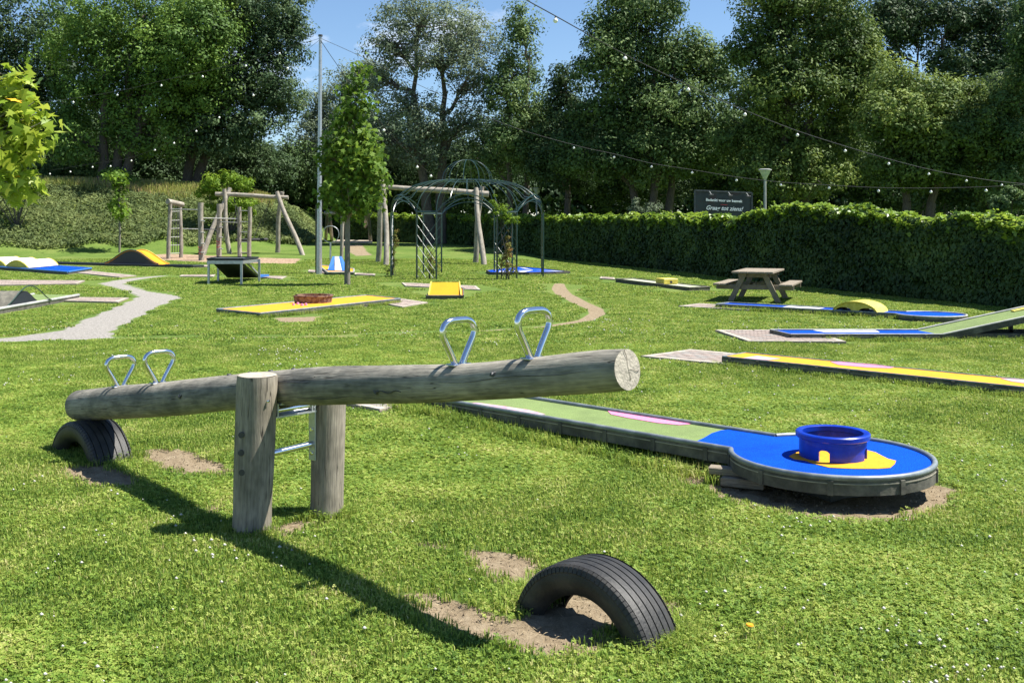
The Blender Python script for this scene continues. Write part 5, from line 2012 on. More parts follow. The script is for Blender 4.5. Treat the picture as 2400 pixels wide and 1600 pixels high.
shrub('reddish climbing rose on the right front trellis of the pavilion', [(1190, 580, 10, 46), (1196, 632, 18, 18), (1182, 610, 10, 26)], 30.3, L_ROSE, 107, 60, 18, .09, .05, 'rose', 'climbing_rose', 'climbing roses on the pavilion')
shrub('yellow green creeper at the top of the right front trellis', [(1180, 498, 20, 20), (1160, 480, 10, 26), (1200, 515, 22, 10)], 30.4, L_BRIGHT, 108, 50, 28, .09, .05, 'rose', 'climbing_rose', 'climbing roses on the pavilion')
shrub('thin reddish rose on the left front trellis of the pavilion', [(1010, 615, 14, 26), (1006, 590, 7, 14), (1014, 630, 16, 14)], 30.7, L_ROSE, 109, 34, 22, .08, .045, 'rose', 'climbing_rose', 'climbing roses on the pavilion')
shrub('sparse rose at the far left post of the pavilion', [(925, 590, 5, 50), (910, 632, 9, 14), (928, 560, 4, 30)], 32.5, L_ROSE, 110, 34, 20, .08, .045, 'rose', 'climbing_rose', 'climbing roses on the pavilion')


# ------------------------------------------------------------------ lobed leaves
def star_leaf(size, m, name='leaf'):
    pts = [(0, -.12)]
    lob = [(-.95, .45), (-.62, .82), (0, 1.0), (.62, .82), (.95, .45)]
    lob = [(-.42, -.22), (-.52, .20), (0, .62), (.52, .20), (.42, -.22)]
    notch = [(-.22, .02), (-.16, .20), (.16, .20), (.22, .02)]
    ring = [(-.10, -.28)]
    for i in range(5):
        ring.append(lob[i])
        if i < 4: ring.append(notch[i])
    ring.append((.10, -.28))
    vs = [(0, 0, .0)] + [(x * size, y * size, (-.25 * (x * x + y * y) + (.06 if (i % 2) else 0)) * size) for i, (x, y) in enumerate(ring)]
    n = len(ring)
    fs = [(0, 1 + (i + 1) % n, 1 + i) for i in range(n)]
    me = bpy.data.meshes.new(name)
    me.from_pydata(vs, [], fs)
    me.materials.append(m)
    me.polygons.foreach_set('use_smooth', [True] * len(fs))
    return me, np.array(vs), fs


def lobed_tree(label, base, lobes, lm, seed, nleaf, solo, size, trunk_pts, trunk_r, name, group=None, accent=None, per_clump=7, sway=.12):
    rng = np.random.default_rng(seed)
    rnd = random.Random(seed)
    t = thing(name, label, 'tree', base, group)
    tones = []
    variants = []
    for k in range(4):
        me, vv, ff = star_leaf(1.0, lm)
        a = me.attributes.new('tone', 'FLOAT', 'POINT')
        a.data.foreach_set('value', [(.15 + .25 * k)] * len(vv))
        variants.append(me)
    if accent:
        mea, _, _ = star_leaf(1.0, accent)
    # sample leaves on lobe shells
    vol = np.array([l[3] * l[5] for l in lobes]); vol = vol / vol.sum()
    Pn = []
    for li, l in enumerate(lobes):
        k = int(nleaf * vol[li] / per_clump) + 1
        d = unit(rng.normal(size=(k, 3)))
        r = .45 + .55 * rng.random(k) ** .5
        C = np.array(l[:3]) + d * r[:, None] * np.array(l[3:6])
        for c_, d_ in zip(C, d):
            for _ in range(per_clump):
                o_ = rng.normal(size=3) * sway
                nrm = d_ * .8 + rng.normal(size=3) * .5 + np.array([0, -.1, .45])
                Pn.append((c_ + o_, nrm))
    rng.shuffle(Pn)
    # the ones nearest to the camera side are single objects
    Pn.sort(key=lambda pn: pn[0][1])
    mb_v, mb_f, tn = [], [], []
    _, vv, ff = star_leaf(1.0, lm)
    for i, (p, nrm) in enumerate(Pn):
        z_ = Vector(nrm).normalized()
        x_ = Vector((rnd.uniform(-1, 1), rnd.uniform(-1, 1), rnd.uniform(-.4, .4)))
        down = Vector((rnd.uniform(-.7, .7), rnd.uniform(-.7, .7), -1.0))
        y_ = (down - z_ * down.dot(z_)).normalized()
        x_ = y_.cross(z_)
        s = size * rnd.uniform(.6, 1.15)
        M4 = Matrix((x_, y_, z_)).transposed()
        if i < solo:
            me = mea if (accent and rnd.random() < .04) else variants[rnd.randrange(4)]
            o = bpy.data.objects.new('leaf', me)
            COL.objects.link(o)
            o.parent = t
            mw = M4.to_4x4()
            o.matrix_local = Matrix.Translation(Vector(p) - ORIG[t.name]) @ mw @ Matrix.Scale(s, 4)
        else:
            Mn = np.array(M4)
            q = (vv * s) @ Mn.T + p
            off = len(mb_v) * len(vv)
            mb_v.append(q)
            mb_f += [tuple(a + off for a in f) for f in ff]
            tn += [rnd.random()] * len(vv)
    if mb_v:
        o = npmesh('foliage', np.concatenate(mb_v), np.array(mb_f), lm, t, tone=tn, k=3)
        tag(o, kind='stuff')
    mb = MB()
    mb.tube(trunk_pts, trunk_r, 10, wob=.06, seed=seed)
    mb.build('trunk', M_BARKP, t, smooth=True, grain=True)
    mb = MB()
    for l in lobes:
        for k in range(9):
            d = unit(rng.normal(size=(1, 3)))[0]
            e = np.array(l[:3]) + d * np.array(l[3:6]) * .85
            zz = e[2] - .35
            tp_ = min(trunk_pts, key=lambda q: abs(q[2] - zz))
            limb(mb, tp_, e, .014, .004, rnd, 4, .05, 3)
    mb.build('branches', M_BARKP, t, grain=True)
    return t


def LB(Y, items, dy=0.0, dep=.9):
    out = []
    for cx, cy, rx, ry in items:
        p = AT(cx, cy, Y)
        out.append((p.x, Y + dy, p.z, hpx(rx, Y), hpx(rx, Y) * dep, hpx(ry, Y)))
    return out


b_ = G(814, 669)
lobed_tree('young maple with a bare grey stem and dense green crown beside the mast', b_,
           LB(b_.y, [(838, 190, 14, 34), (838, 245, 30, 40), (815, 270, 34, 40), (820, 330, 52, 46), (848, 350, 46, 40), (800, 380, 52, 44), (850, 400, 50, 44), (808, 450, 58, 42), (860, 452, 40, 36), (815, 490, 46, 20), (775, 430, 26, 40), (882, 365, 16, 20), (886, 420, 18, 18), (762, 350, 16, 20), (850, 160, 10, 16), (812, 215, 14, 16), (876, 455, 18, 18), (760, 475, 12, 20)]),
           L_MAPLE, 201, 3600, 290, .18, [Vector(b_) - Vector((0, 0, .1)), AT(814, 600, b_.y), AT(815, 510, b_.y), AT(822, 400, b_.y), AT(830, 280, b_.y), AT(838, 180, b_.y)],
           [.085, .072, .066, .05, .03, .01], 'maple_tree', sway=.13, per_clump=11)
b_ = G(280, 592)
lobed_tree('thin young sapling with two leaf tufts at the foot of the bank', b_,
           LB(b_.y, [(272, 418, 24, 18), (280, 440, 16, 16), (276, 470, 8, 24), (280, 500, 20, 16), (276, 485, 18, 14)]),
           L_BRIGHT, 202, 620, 60, .22, [Vector(b_) - Vector((0, 0, .1)), AT(281, 540, b_.y), AT(280, 500, b_.y), AT(278, 450, b_.y), AT(274, 410, b_.y)],
           [.055, .05, .04, .03, .012], 'sapling', sway=.12)
Yg = 8.6
lobed_tree('near tree with large bright lobed leaves at the left edge', (-5.0, Yg, 0),
           LB(Yg, [(20, 190, 50, 28), (40, 250, 50, 50), (-10, 260, 70, 60), (60, 300, 50, 50), (10, 340, 70, 60), (20, 400, 55, 46), (56, 335, 40, 30), (25, 432, 46, 24), (-80, 300, 90, 120)]),
           L_GUM, 203, 1050, 295, .135, [(-5.0, Yg, -.1), (-5.0, Yg, 1.2), (-4.95, Yg, 2.0), (-4.8, Yg, 2.9)], [.06, .05, .035, .01], 'sweetgum_tree', accent=L_GUMO, sway=.07)

# ------------------------------------------------------------------ hedge
HP = [(13.5, 9.0, 1.62), (9.75, 19.6, 1.72), (7.7, 26.4, 1.84), (6.3, 33, 1.88), (4.9, 39.2, 1.95), (2.05, 49, 2.02), (-5, 60, 2.15), (-14, 69, 2.4)]
hl = np.array([(p[0], p[1]) for p in HP])
seg = np.hypot(*np.diff(hl, axis=0).T)
cum = np.concatenate([[0], np.cumsum(seg)])
TOT = cum[-1]


def hpos(s):
    return np.interp(s, cum, hl[:, 0]), np.interp(s, cum, hl[:, 1])


def htop(s, x, y):
    base = np.interp(s, cum, [p[2] for p in HP])
    pxx = 1200 + F * x / y
    bump = .20 * np.exp(-((pxx - 1950) / 90) ** 2) + .24 * np.exp(-((pxx - 1830) / 70) ** 2) + .03 * np.exp(-((pxx - 1600) / 40) ** 2) - .07 * np.exp(-((pxx - 1690) / 60) ** 2)
    return base + bump + .05 * np.sin(s * 2.1) + .04 * np.sin(s * 5.3 + 1) + .03 * np.sin(s * 11.7)


hg = thing('hedge', 'long tall creeper covered hedge along the right side of the lawn', 'hedge', (6.3, 33, 0))
TH = .9
light_block = MB()
SS = np.linspace(0, TOT, 70)
L_, R_ = [], []
for s in SS:
    x, y = hpos(s)
    x2, y2 = hpos(min(TOT, s + .1))
    x1_, y1_ = hpos(max(0, s - .1))
    t_ = Vector((x2 - x1_, y2 - y1_, 0)).normalized()
    nr = Vector((t_.y, -t_.x, 0))      # to the right of walking away = +x side
    zt_ = float(htop(s, x, y)) - .14
    L_.append((Vector((x, y, 0)) + nr * .12, zt_))
    R_.append((Vector((x, y, 0)) + nr * TH, zt_))
vs, fs = [], []
for (a, za), (b, zb) in zip(L_, R_):
    z0 = float(gz(a.x, a.y)) - .1
    vs += [(a.x, a.y, z0), (a.x, a.y, za), (b.x, b.y, zb), (b.x, b.y, z0)]
for i in range(len(L_) - 1):
    for k in range(3):
        a = 4 * i + k
        fs.append((a, a + 4, a + 5, a + 1))
fs += [(0, 1, 2, 3), tuple(4 * (len(L_) - 1) + k for k in (3, 2, 1, 0))]
light_block.add(vs, fs)
light_block.build('light_block', M_LIGHT_BLOCK, hg)  # unseen dark box added inside the leaves to block light
rng = np.random.default_rng(5)


def hedge_leaves(n, face, dens_pow=1.0):
    # more, smaller leaves near the camera end: sample s with weight ~ 1/Y
    s = rng.random(n * 2) * TOT
    x, y = hpos(s)
    keep = rng.random(n * 2) < np.clip(22 / y, .25, 1)
    s, x, y = s[keep], x[keep], y[keep]
    k = len(s)
    x2, y2 = hpos(np.minimum(TOT, s + .2))
    x1_, y1_ = hpos(np.maximum(0, s - .2))
    tx, ty = x2 - x1_, y2 - y1_
    l = np.hypot(tx, ty)
    tx, ty = tx / l, ty / l
    nx_, ny_ = ty, -tx
    zt_ = htop(s, x, y)
    zg = gz(x, y)
    sz = np.interp(y, [15, 30, 60], [.085, .115, .17]) * (1.25 if face == 'top' else 1)
    if face == 'front':
        h = rng.random(k)
        z = zg + (zt_ - zg) * h
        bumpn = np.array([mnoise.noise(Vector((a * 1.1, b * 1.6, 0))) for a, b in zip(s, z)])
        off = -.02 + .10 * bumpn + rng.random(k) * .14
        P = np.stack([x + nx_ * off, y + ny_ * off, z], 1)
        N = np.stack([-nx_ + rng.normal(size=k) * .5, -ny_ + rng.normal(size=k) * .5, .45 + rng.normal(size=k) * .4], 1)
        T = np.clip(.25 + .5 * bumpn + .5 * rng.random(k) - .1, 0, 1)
        return P, N, sz * (.7 + .6 * rng.random(k)), T
    w_ = rng.random(k) * (TH + .1) - .08
    bumpn = np.array([mnoise.noise(Vector((a * 1.7, b * 2.5, 4))) for a, b in zip(s, w_)])
    z = zt_ - .06 + .20 * np.clip(bumpn, -.4, 1) + rng.normal(size=k) * .03 - .25 * (rng.random(k) < .22) * rng.random(k)
    P = np.stack([x + nx_ * w_, y + ny_ * w_, z], 1)
    N = rng.normal(size=(k, 3)) * .5 + np.array([0, -.1, .9])
    return P, N, sz * (.7 + .6 * rng.random(k)), rng.random(k)


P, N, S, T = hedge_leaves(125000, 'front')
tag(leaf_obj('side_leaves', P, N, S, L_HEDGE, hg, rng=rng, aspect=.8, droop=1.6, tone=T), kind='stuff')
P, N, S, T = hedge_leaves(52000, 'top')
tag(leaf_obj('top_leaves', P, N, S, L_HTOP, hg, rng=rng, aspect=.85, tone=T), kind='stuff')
# trailing shoots above the top
mbv = []
shoots = MB()
SP, SN = [], []
for k in range(70):
    s = rng.random() ** 1.3 * TOT * .8 + 3
    x, y = hpos(s)
    zt_ = float(htop(s, x, y))
    q = Vector((x + .3 * rng.random(), y, zt_ - .05))
    L = rng.uniform(.12, .38) if 1500 < 1200 + F * x / y < 2100 else rng.uniform(.05, .2)
    pts = [q]
    dx, dy = rng.normal() * .3, rng.normal() * .3
    for j in range(1, 7):
        pts.append(q + Vector((dx * L * j / 6, dy * L * j / 6, L * j / 6)))
        SP.append(tuple(pts[-1] + Vector((rng.normal() * .03, rng.normal() * .03, 0))))
        SP.append(tuple(pts[-1] + Vector((rng.normal() * .03, rng.normal() * .03, 0))))
    shoots.tube(pts, .005, 4)
shoots.build('shoot_stems', L_GUMO if False else M_BARKP, hg, grain=True)
SP = np.array(SP)
tag(leaf_obj('shoot_leaves', SP, rng.normal(size=SP.shape) + np.array([0, 0, .6]), .06 + .04 * rng.random(len(SP)), L_HTOP, hg, rng=rng, aspect=.8), kind='stuff')

# ------------------------------------------------------------------ bank cover
rng = np.random.default_rng(9)
n = 120000
X = rng.uniform(-34, -10.6, n)
Yv = rng.uniform(45, 63, n)
Z = gz(X, Yv)
rise = Z - .62 * sm((Yv - 40) / 20)
hm_ = np.interp(X, [-60, -29, -24, -17.8, -15.5, -14.0, -13.0, -11.9, -11.0], [3.6, 3.3, 3.2, 3.0, 2.6, 2.1, 1.6, 0.6, 0.0])
fr = rise / np.maximum(hm_, .3)
pxv = 1200 + F * X / Yv
edge_hi = np.interp(pxv, [0, 300, 380, 430, 520, 700], [.985, .93, .86, .84, .95, 1.0])
blob = np.array([mnoise.noise(Vector((a * .55, b * .55, 0))) for a, b in zip(X, Yv)])
keep = (fr > .10 + .12 * blob) & (fr < edge_hi + .06 * blob) & (pxv < 740)
X, Yv, Z, blob = X[keep], Yv[keep], Z[keep], blob[keep]
fine_b = np.array([mnoise.noise(Vector((a * 2.2, b * 2.2, 3))) for a, b in zip(X, Yv)])
h_ = .18 + .30 * np.clip(blob + .3, 0, 1) + .22 * np.clip(fine_b + .2, 0, 1)
P = np.stack([X, Yv, Z + h_ * rng.random(len(X)) ** .35], 1)
N = rng.normal(size=P.shape) * .7 + np.array([0, -.25, .55])
T = np.clip(.35 + .5 * fine_b + .35 * (rng.random(len(X)) - .5), 0, 1)
tag(leaf_obj('bank_shrubs', P, N, .22 * (.6 + .7 * rng.random(len(X))), L_JUN, None, (-20, 52, 0), rng=rng, aspect=.35, tone=T), 'grey green ground cover shrubs over the bank', kind='stuff')


def blades(name, X, Y, Z, H, wd, m, label, rng, lean=.25, tone=None, origin=(0, 0, 0)):
    k = len(X)
    a = rng.random(k) * 2 * PI
    dx, dy = np.cos(a) * wd / 2, np.sin(a) * wd / 2
    lx, ly = rng.normal(size=k) * lean * H, rng.normal(size=k) * lean * H
    v0 = np.stack([X - dx, Y - dy, Z], 1)
    v1 = np.stack([X + dx, Y + dy, Z], 1)
    v2 = np.stack([X + lx + dx * .5, Y + ly + dy * .5, Z + H], 1)
    v3 = np.stack([X + lx - dx * .5, Y + ly - dy * .5, Z + H], 1)
    V = np.stack([v0, v1, v2, v3], 1).reshape(-1, 3)
    I = np.arange(k)[:, None] * 4
    Fq = np.concatenate([I, I + 1, I + 2, I + 3], 1)
    t = tone if tone is not None else rng.random(k)
    o = npmesh(name, V, Fq, m, None, origin, np.repeat(t, 4))
    return tag(o, label, kind='stuff')


n = 60000
X = rng.uniform(-34, -12, n)
Yv = rng.uniform(50, 64, n)
Z = gz(X, Yv)
rise = Z - .62 * sm((Yv - 40) / 20)
hm_ = np.interp(X, [-60, -29, -24, -17.8, -15.5, -14.0, -13.0, -11.9, -11.0], [3.6, 3.3, 3.2, 3.0, 2.6, 2.1, 1.6, 0.6, 0.0])
fr = rise / np.maximum(hm_, .3)
pxv = 1200 + F * X / Yv
k_ = (fr > np.interp(pxv, [0, 300, 380, 430, 520, 700], [.93, .86, .78, .74, .85, .95])) & (pxv > -40) & (pxv < 640)
X, Yv, Z = X[k_], Yv[k_], Z[k_]
blades('meadow_grass', X, Yv, Z, .25 + .38 * rng.random(len(X)), .045, L_MEADOW, 'tall reddish meadow grass along the top of the bank', rng, .2, origin=(-20, 58, 3))

# ------------------------------------------------------------------ lawn grass (instanced clumps)
L_GRASS = leafmat('lawn_blades', [(.040, .085, .014), (.115, .205, .028), (.205, .300, .045), (.33, .38, .085), (.55, .49, .24)], .32, rough=.6, spec=.2, tscale=2.2, amp=.95, leafamp=.85, pos=.005)


def clump(rng, rad, nb, h, wd, nclo, clo, curl=.6, tall=0):
    V, Fs, T = [], [], []
    for i in range(nb):
        r = rad * math.sqrt(rng.random())
        a = rng.random() * 2 * PI
        x, y = r * math.cos(a), r * math.sin(a)
        hh = h * (.5 + .8 * rng.random())
        b = rng.random() * 2 * PI
        fx, fy = math.cos(b), math.sin(b)
        sx, sy = -fy * wd / 2, fx * wd / 2
        c1_ = curl * rng.random()
        lean1, lean2 = hh * c1_ * .35, hh * c1_ * 1.1
        z1, z2 = hh * .6, hh * (1 - .35 * c1_)
        o = len(V)
        V += [(x - sx, y - sy, -.004), (x + sx, y + sy, -.004), (x + fx * lean1 + sx * .9, y + fy * lean1 + sy * .9, z1), (x + fx * lean1 - sx * .9, y + fy * lean1 - sy * .9, z1), (x + fx * lean2, y + fy * lean2, z2)]
        Fs += [(o, o + 1, o + 2), (o, o + 2, o + 3), (o + 3, o + 2, o + 4)]
        T += [min(1, rng.random() * .8 + (.35 if rng.random() < .12 else 0))] * 5
    for i in range(nclo):
        r = rad * math.sqrt(rng.random())
        a = rng.random() * 2 * PI
        x, y = r * math.cos(a), r * math.sin(a)
        z = h * (.45 + .5 * rng.random())
        nrm = Vector((rng.normal() * .35, rng.normal() * .35, 1)).normalized()
        ux_ = nrm.orthogonal().normalized()
        uy_ = nrm.cross(ux_)
        tt = .15 + .6 * rng.random()
        for j in range(3):
            b = 2 * PI * j / 3 + a * 5
            d = ux_ * math.cos(b) + uy_ * math.sin(b)
            e = nrm.cross(d)
            c = Vector((x, y, z))
            o = len(V)
            V += [tuple(c), tuple(c + d * clo * .6 + e * clo * .48 + nrm * .002), tuple(c + d * clo), tuple(c + d * clo * .6 - e * clo * .48 + nrm * .002)]
            Fs += [(o, o + 1, o + 2), (o, o + 2, o + 3)]
            T += [tt] * 4
    return np.array(V), np.array(Fs), np.array(T)


VAR = []
rr = np.random.default_rng(31)
VAR.append(clump(rr, .13, 170, .026, .0050, 26, .0100))
VAR.append(clump(rr, .13, 130, .023, .0048, 60, .0115))
VAR.append(clump(rr, .13, 190, .030, .0048, 12, .0100))
VAR.append(clump(rr, .13, 90, .022, .0050, 95, .0130))
VAR.append(clump(rr, .30, 300, .028, .012, 30, .016))      # far
VAR.append(clump(rr, .30, 280, .025, .014, 60, .018))
VAR.append(clump(rr, .07, 40, .068, .0038, 4, .009, .9))   # tall tuft
VAR.append(clump(rr, .9, 420, .075, .035, 0, .02))         # very far

pts, knd, rot, scl = [], [], [], []


def occupied(X, Y, ex=0):
    """bare places"""
    m_ = np.zeros(len(X))
    for poly, sf in DIRT:
        m_ = np.maximum(m_, polymask(X, Y, poly, sf, ex))
    for poly, sf in GRAVEL:
        m_ = np.maximum(m_, polymask(X, Y, poly, sf * .8, ex))
    for poly, sf in CHIPS:
        m_ = np.maximum(m_, polymask(X, Y, poly, sf, ex))
    return m_


PADS = [o for o in bpy.data.objects if o.name.startswith('paved_pad')]
BLOCK = []
for o in PADS:
    bd = [c for c in o.children if c.name.startswith('bedding')][0]
    vs_ = [v.co + o.location for v in bd.data.vertices][:4]
    BLOCK.append([(v.x, v.y) for v in vs_])
for o in [x for x in bpy.data.objects if x.name.startswith('golf_lane')]:
    bd = [c for c in o.children if c.name.startswith('bed')][0]
    k = len(bd.data.vertices) // 2
    if o == l1:
        continue
    BLOCK.append([((v.co + o.location).x, (v.co + o.location).y) for v in list(bd.data.vertices)[:k]])


def scatter(y0, y1, sp, kinds, sc, margin=.6, blockpad=.06):
    ys = np.arange(y0, y1, sp)
    out = []
    for y in ys:
        hw = y * .5 + margin
        xs = np.arange(-hw, hw, sp)
        out.append(np.stack([xs + rr.uniform(-.5, .5, len(xs)) * sp, y + rr.uniform(-.5, .5, len(xs)) * sp], 1))
    A = np.concatenate(out)
    m_ = occupied(A[:, 0], A[:, 1], .42 if y0 >= 20 else .28 if y0 >= 13 else .02)
    keep = rr.random(len(A)) > m_ * 1.3 - .08
    for b in BLOCK:
        keep &= polymask(A[:, 0], A[:, 1], b, .03, blockpad) < .3
    A, m_ = A[keep], m_[keep]
    # hedge footprint
    hx = np.interp(A[:, 1], hl[:, 1], hl[:, 0])
    A = A[A[:, 0] < hx + .1]
    big = np.array([mnoise.noise(Vector((a * .55, b * .55, 1.7))) for a, b in A])
    z = gz(A[:, 0], A[:, 1])
    for (x, y), zz, g_ in zip(A, z, big):
        if len(kinds) == 4:
            q = g_ + rr.normal() * .22
            kk = kinds[3] if q > .28 else kinds[1] if q > .08 else kinds[0] if q > -.15 else kinds[2]
        else:
            kk = kinds[rr.integers(len(kinds))]
        pts.append((x, y, zz))
        knd.append(kk)
        rot.append(rr.random() * 2 * PI)
        scl.append(sc * rr.uniform(.75, 1.25))


scatter(2.2, 8.0, .085, (0, 1, 2, 3), .9, 3.0)
scatter(8.0, 14.0, .12, (0, 1, 2, 3), .95, 3.0, .10)
scatter(14, 24, .22, (4, 5), 1.0, 4.0, .34)
scatter(24, 46, .50, (4, 5), 1.4, 6.0, .6)


def tufts(path_pts, num, spread, s0, s1):
    P_ = [Vector((p[0], p[1], 0)) for p in path_pts]
    for _ in range(num):
        i = rr.integers(len(P_) - 1)
        p = P_[i].lerp(P_[i + 1], float(rr.random()))
        x, y = p.x + rr.normal() * spread, p.y + rr.normal() * spread
        pts.append((x, y, float(gz(x, y))))
        knd.append(6)
        rot.append(rr.random() * 6.28)
        scl.append(rr.uniform(s0, s1))


dn = -n1 * .10
tufts([near0 + dn, arc[0] + dn], 200, .05, .7, 1.35)
tufts([near0 - n1 * .02, arc[0]], 120, .08, .8, 1.3)
tufts([far0 + n1 * .05, arc[-1] + n1 * .05], 90, .04, .7, 1.1)
tufts([A2 - n2 * .06, E2 - n2 * .06], 260, .04, .6, 1.1)
tufts([A2 + n2 * .55, E2 + n2 * .55], 120, .03, .6, .9)
tufts([A3 + Vector((.5, -.08, 0)), (9, 14.3, 0)], 200, .05, .6, 1.2)
tufts([FP + Vector((-.13, 0, 0)), FP + Vector((0, -.13, 0)), FP + Vector((.12, -.05, 0))], 22, .02, .5, .9)
tufts([BP + Vector((-.1, -.08, 0)), BP + Vector((.1, -.08, 0)), BP + Vector((.13, .02, 0))], 24, .02, .5, .9)
tyc = Vector((.362, 4.22, 0))
for s in (-1, 1):
    e = tyc + LD * .33 * s
    tufts([e - LA * .15, e + LA * .15], 26, .03, .5, 1.0)
tufts([tyc + LD * .33 - LA * .14, tyc + LD * .42, tyc + LD * .33 + LA * .14], 26, .02, .5, .9)
tufts([tyc - LD * .36 - LA * .25, tyc - LD * .40, tyc - LD * .36 + LA * .1], 34, .05, .5, .9)
tyc = Vector((-2.95, 7.24, 0))
for s in (-1, 1):
    e = tyc + LD * .34 * s
    tufts([e - LA * .16, e + LA * .16], 26, .03, .5, 1.0)
tufts([S4 - n4 * .33, S4 + d4 * 3.6 - n4 * .33], 120, .04, .7, 1.4)
tufts([A7 + Vector((0, -.1, 0)), B7 + Vector((0, -.1, 0))], 140, .05, .7, 1.3)
tufts([D7 + Vector((0, -.1, 0)), A7 + Vector((0, -.1, 0))], 60, .05, .7, 1.3)
tufts([DC + Vector((math.cos(a) * .95, math.sin(a) * .80, 0)) for a in np.linspace(3.4, 6.6, 12)], 26, .06, .3, .6)

n0 = 0
VV, FF, KK, TT = [], [], [], []
for k, (v, f, t) in enumerate(VAR):
    VV.append(v); FF.append(f + n0); KK += [k] * len(v); TT.append(t)
    n0 += len(v)
GO = Vector((0, 6, 0))
me = bpy.data.meshes.new('lawn_grass')
PTS = np.array(pts) - np.array(GO)
allv = np.concatenate(VV + [PTS])
allf = np.concatenate(FF)
me.vertices.add(len(allv))
me.vertices.foreach_set('co', allv.astype(np.float32).ravel())
me.loops.add(len(allf) * 3)
me.loops.foreach_set('vertex_index', allf.astype(np.int32).ravel())
me.polygons.add(len(allf))
me.polygons.foreach_set('loop_start', np.arange(0, len(allf) * 3, 3, dtype=np.int32))
me.update(calc_edges=True)
npt = len(PTS)


def addat(name, ty, arr):
    a = me.attributes.new(name, ty, 'POINT')
    a.data.foreach_set('value', np.asarray(arr))


addat('part', 'INT', np.array(KK + [-1] * npt, np.int32))
addat('tone', 'FLOAT', np.concatenate([np.concatenate(TT), np.zeros(npt)]).astype(np.float32))
addat('pick', 'INT', np.array([0] * len(KK) + knd, np.int32))
addat('spin', 'FLOAT', np.array([0.] * len(KK) + rot, np.float32))
addat('size', 'FLOAT', np.array([1.] * len(KK) + scl, np.float32))
me.materials.append(L_GRASS)


def scatter_nodes(nvar):
    ng = bpy.data.node_groups.new('clump_scatter', 'GeometryNodeTree')
    ng.interface.new_socket('Geometry', in_out='INPUT', socket_type='NodeSocketGeometry')
    ng.interface.new_socket('Geometry', in_out='OUTPUT', socket_type='NodeSocketGeometry')
    N, L = ng.nodes, ng.links
    gi, go = N.new('NodeGroupInput'), N.new('NodeGroupOutput')

    def attr(name, ty):
        a = N.new('GeometryNodeInputNamedAttribute')
        a.data_type = ty
        a.inputs[0].default_value = name
        return a.outputs[0]

    def sel(val):
        c = N.new('FunctionNodeCompare')
        c.data_type = 'INT'
        c.operation = 'EQUAL'
        L.new(attr('part', 'INT'), c.inputs[2])
        c.inputs[3].default_value = val
        s = N.new('GeometryNodeSeparateGeometry')
        s.domain = 'POINT'
        L.new(gi.outputs[0], s.inputs[0])
        L.new(c.outputs[0], s.inputs[1])
        return s.outputs[0]
    jn = N.new('GeometryNodeJoinGeometry')
    for k in reversed(range(nvar)):
        g = N.new('GeometryNodeGeometryToInstance')
        L.new(sel(k), g.inputs[0])
        L.new(g.outputs[0], jn.inputs[0])
    mp2 = N.new('GeometryNodeMeshToPoints')
    L.new(sel(-1), mp2.inputs[0])
    io = N.new('GeometryNodeInstanceOnPoints')
    L.new(mp2.outputs[0], io.inputs['Points'])
    L.new(jn.outputs[0], io.inputs['Instance'])
    io.inputs['Pick Instance'].default_value = True
    L.new(attr('pick', 'INT'), io.inputs['Instance Index'])
    cx = N.new('ShaderNodeCombineXYZ')
    L.new(attr('spin', 'FLOAT'), cx.inputs[2])
    er = N.new('FunctionNodeEulerToRotation')
    L.new(cx.outputs[0], er.inputs[0])
    L.new(er.outputs[0], io.inputs['Rotation'])
    L.new(attr('size', 'FLOAT'), io.inputs['Scale'])
    L.new(io.outputs[0], go.inputs[0])
    return ng


grass = link('lawn_grass', me, L_GRASS, None, GO)
md = grass.modifiers.new('scatter', 'NODES')
md.node_group = scatter_nodes(len(VAR))
tag(grass, 'short mown grass and clover covering the lawn', kind='stuff')

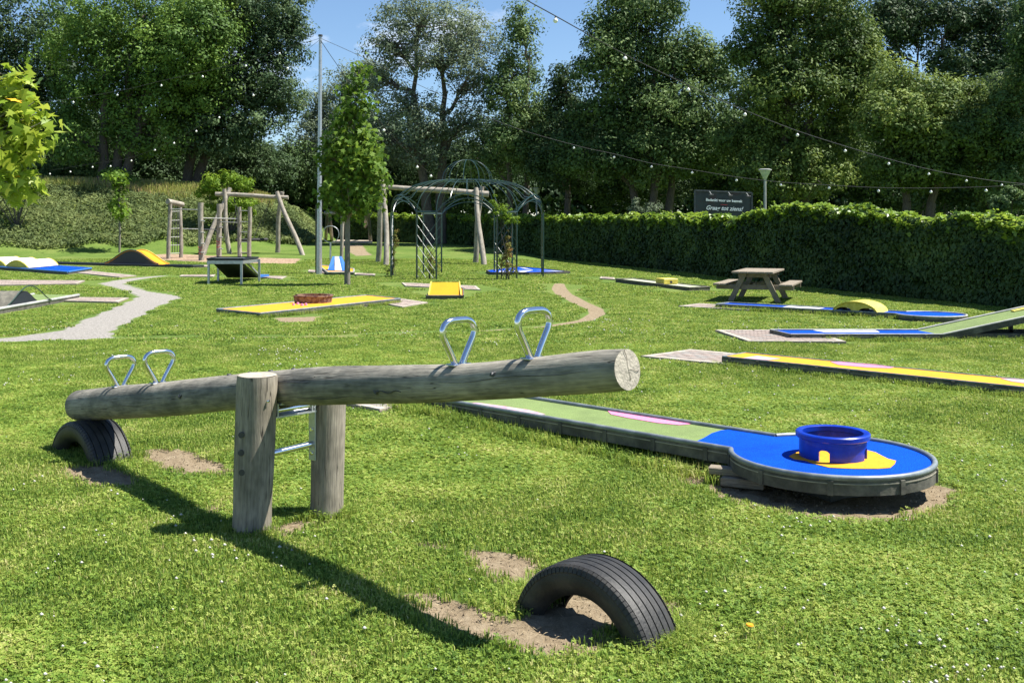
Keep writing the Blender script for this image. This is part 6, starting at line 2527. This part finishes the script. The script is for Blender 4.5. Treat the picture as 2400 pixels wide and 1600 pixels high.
# ------------------------------------------------------------------ straw and crumbs on bare soil
dx_, dy_ = rr.uniform(-3.5, 4, 60000), rr.uniform(3.4, 8.2, 60000)
kp = (occupied(dx_, dy_) > .35) & (rr.random(60000) < .8)
dx_, dy_ = dx_[kp], dy_[kp]
Pd = np.stack([dx_, dy_, gz(dx_, dy_) - .010 + .006 * rr.random(len(dx_))], 1)
M_STRAW = leafmat('dry_straw', [(.10, .07, .04), (.26, .20, .12), (.45, .38, .25)], .1)
h2 = len(Pd) // 2
tag(leaf_obj('dry_straw', Pd[:h2], rr.normal(size=(h2, 3)) * .25 + np.array([0, 0, 1]), .012 + .03 * rr.random(h2), M_STRAW, None, (0, 5, 0), rng=rr, aspect=.10), 'dry grass bits lying on the bare earth patches', kind='stuff')
tag(leaf_obj('soil_crumbs', Pd[h2:], rr.normal(size=(len(Pd) - h2, 3)) + np.array([0, 0, .6]), .004 + .010 * rr.random(len(Pd) - h2), mat('soil_crumb', (.12, .085, .055), (.36, .28, .19), 40, rough=1), None, (0, 5, 0), rng=rr, aspect=.9, fold=.35), 'small crumbs and stones on the bare earth patches', kind='stuff')

# ------------------------------------------------------------------ clover flowers
fp_ = []
for _ in range(26000):
    y = 3.3 + 14 * rr.random() ** 1.2
    x = rr.uniform(-.5, .5) * (y + .6)
    d = mnoise.noise(Vector((x * .9, y * .9, 8.1))) + .5 * mnoise.noise(Vector((x * 2.5, y * 2.5, 2.1)))
    pr = .006 + .75 * max(0, d - .30) + (.022 if x > .8 else 0)
    if rr.random() < pr:
        fp_.append((x, y))
fp_ = np.array(fp_)
ok = occupied(fp_[:, 0], fp_[:, 1]) < .3
for b in BLOCK:
    ok &= polymask(fp_[:, 0], fp_[:, 1], b, .05) < .1
fp_ = fp_[ok]
oct_ = np.array([(1, 0, 0), (-1, 0, 0), (0, 1, 0), (0, -1, 0), (0, 0, 1), (0, 0, -1)], float)
of = np.array([(0, 2, 4), (2, 1, 4), (1, 3, 4), (3, 0, 4), (2, 0, 5), (1, 2, 5), (3, 1, 5), (0, 3, 5)])
V_, F_, tn = [], [], []
for i, (x, y) in enumerate(fp_):
    s = .0085 * rr.uniform(.5, 1.25) * (1 + max(0, y - 8) * .05)
    V_.append(oct_ * s * np.array([1, 1, .8]) + np.array([x, y, float(gz(x, y)) + .036 * rr.uniform(.7, 1.2)]))
    F_.append(of + 6 * i)
M_FLOW = mat('clover_petals', (.42, .40, .33), (.60, .58, .52), 40, rough=.8)
o = npmesh('clover_flowers', np.concatenate(V_), np.concatenate(F_), M_FLOW, None, (0, 6, 0), k=3)
tag(o, 'small white clover flowers dotted over the lawn', kind='stuff')
p = G(1757, 1500)
mb = MB().lathe((p.x, p.y, .058), [(0, .006), (.013, .005), (.016, 0), (0, -.004)], 14)
dt = thing('dandelion', 'single yellow dandelion flower in the grass at lower right', 'flower', (p.x, p.y, 0))
mb.build('petals', M_FYELLOW, dt)
MB().tube([(p.x, p.y, 0), (p.x + .003, p.y, .056)], .0018, 5).build('stalk', L_GRASS, dt)
print('points', npt, 'objects', len(bpy.data.objects), 'flowers', len(fp_))
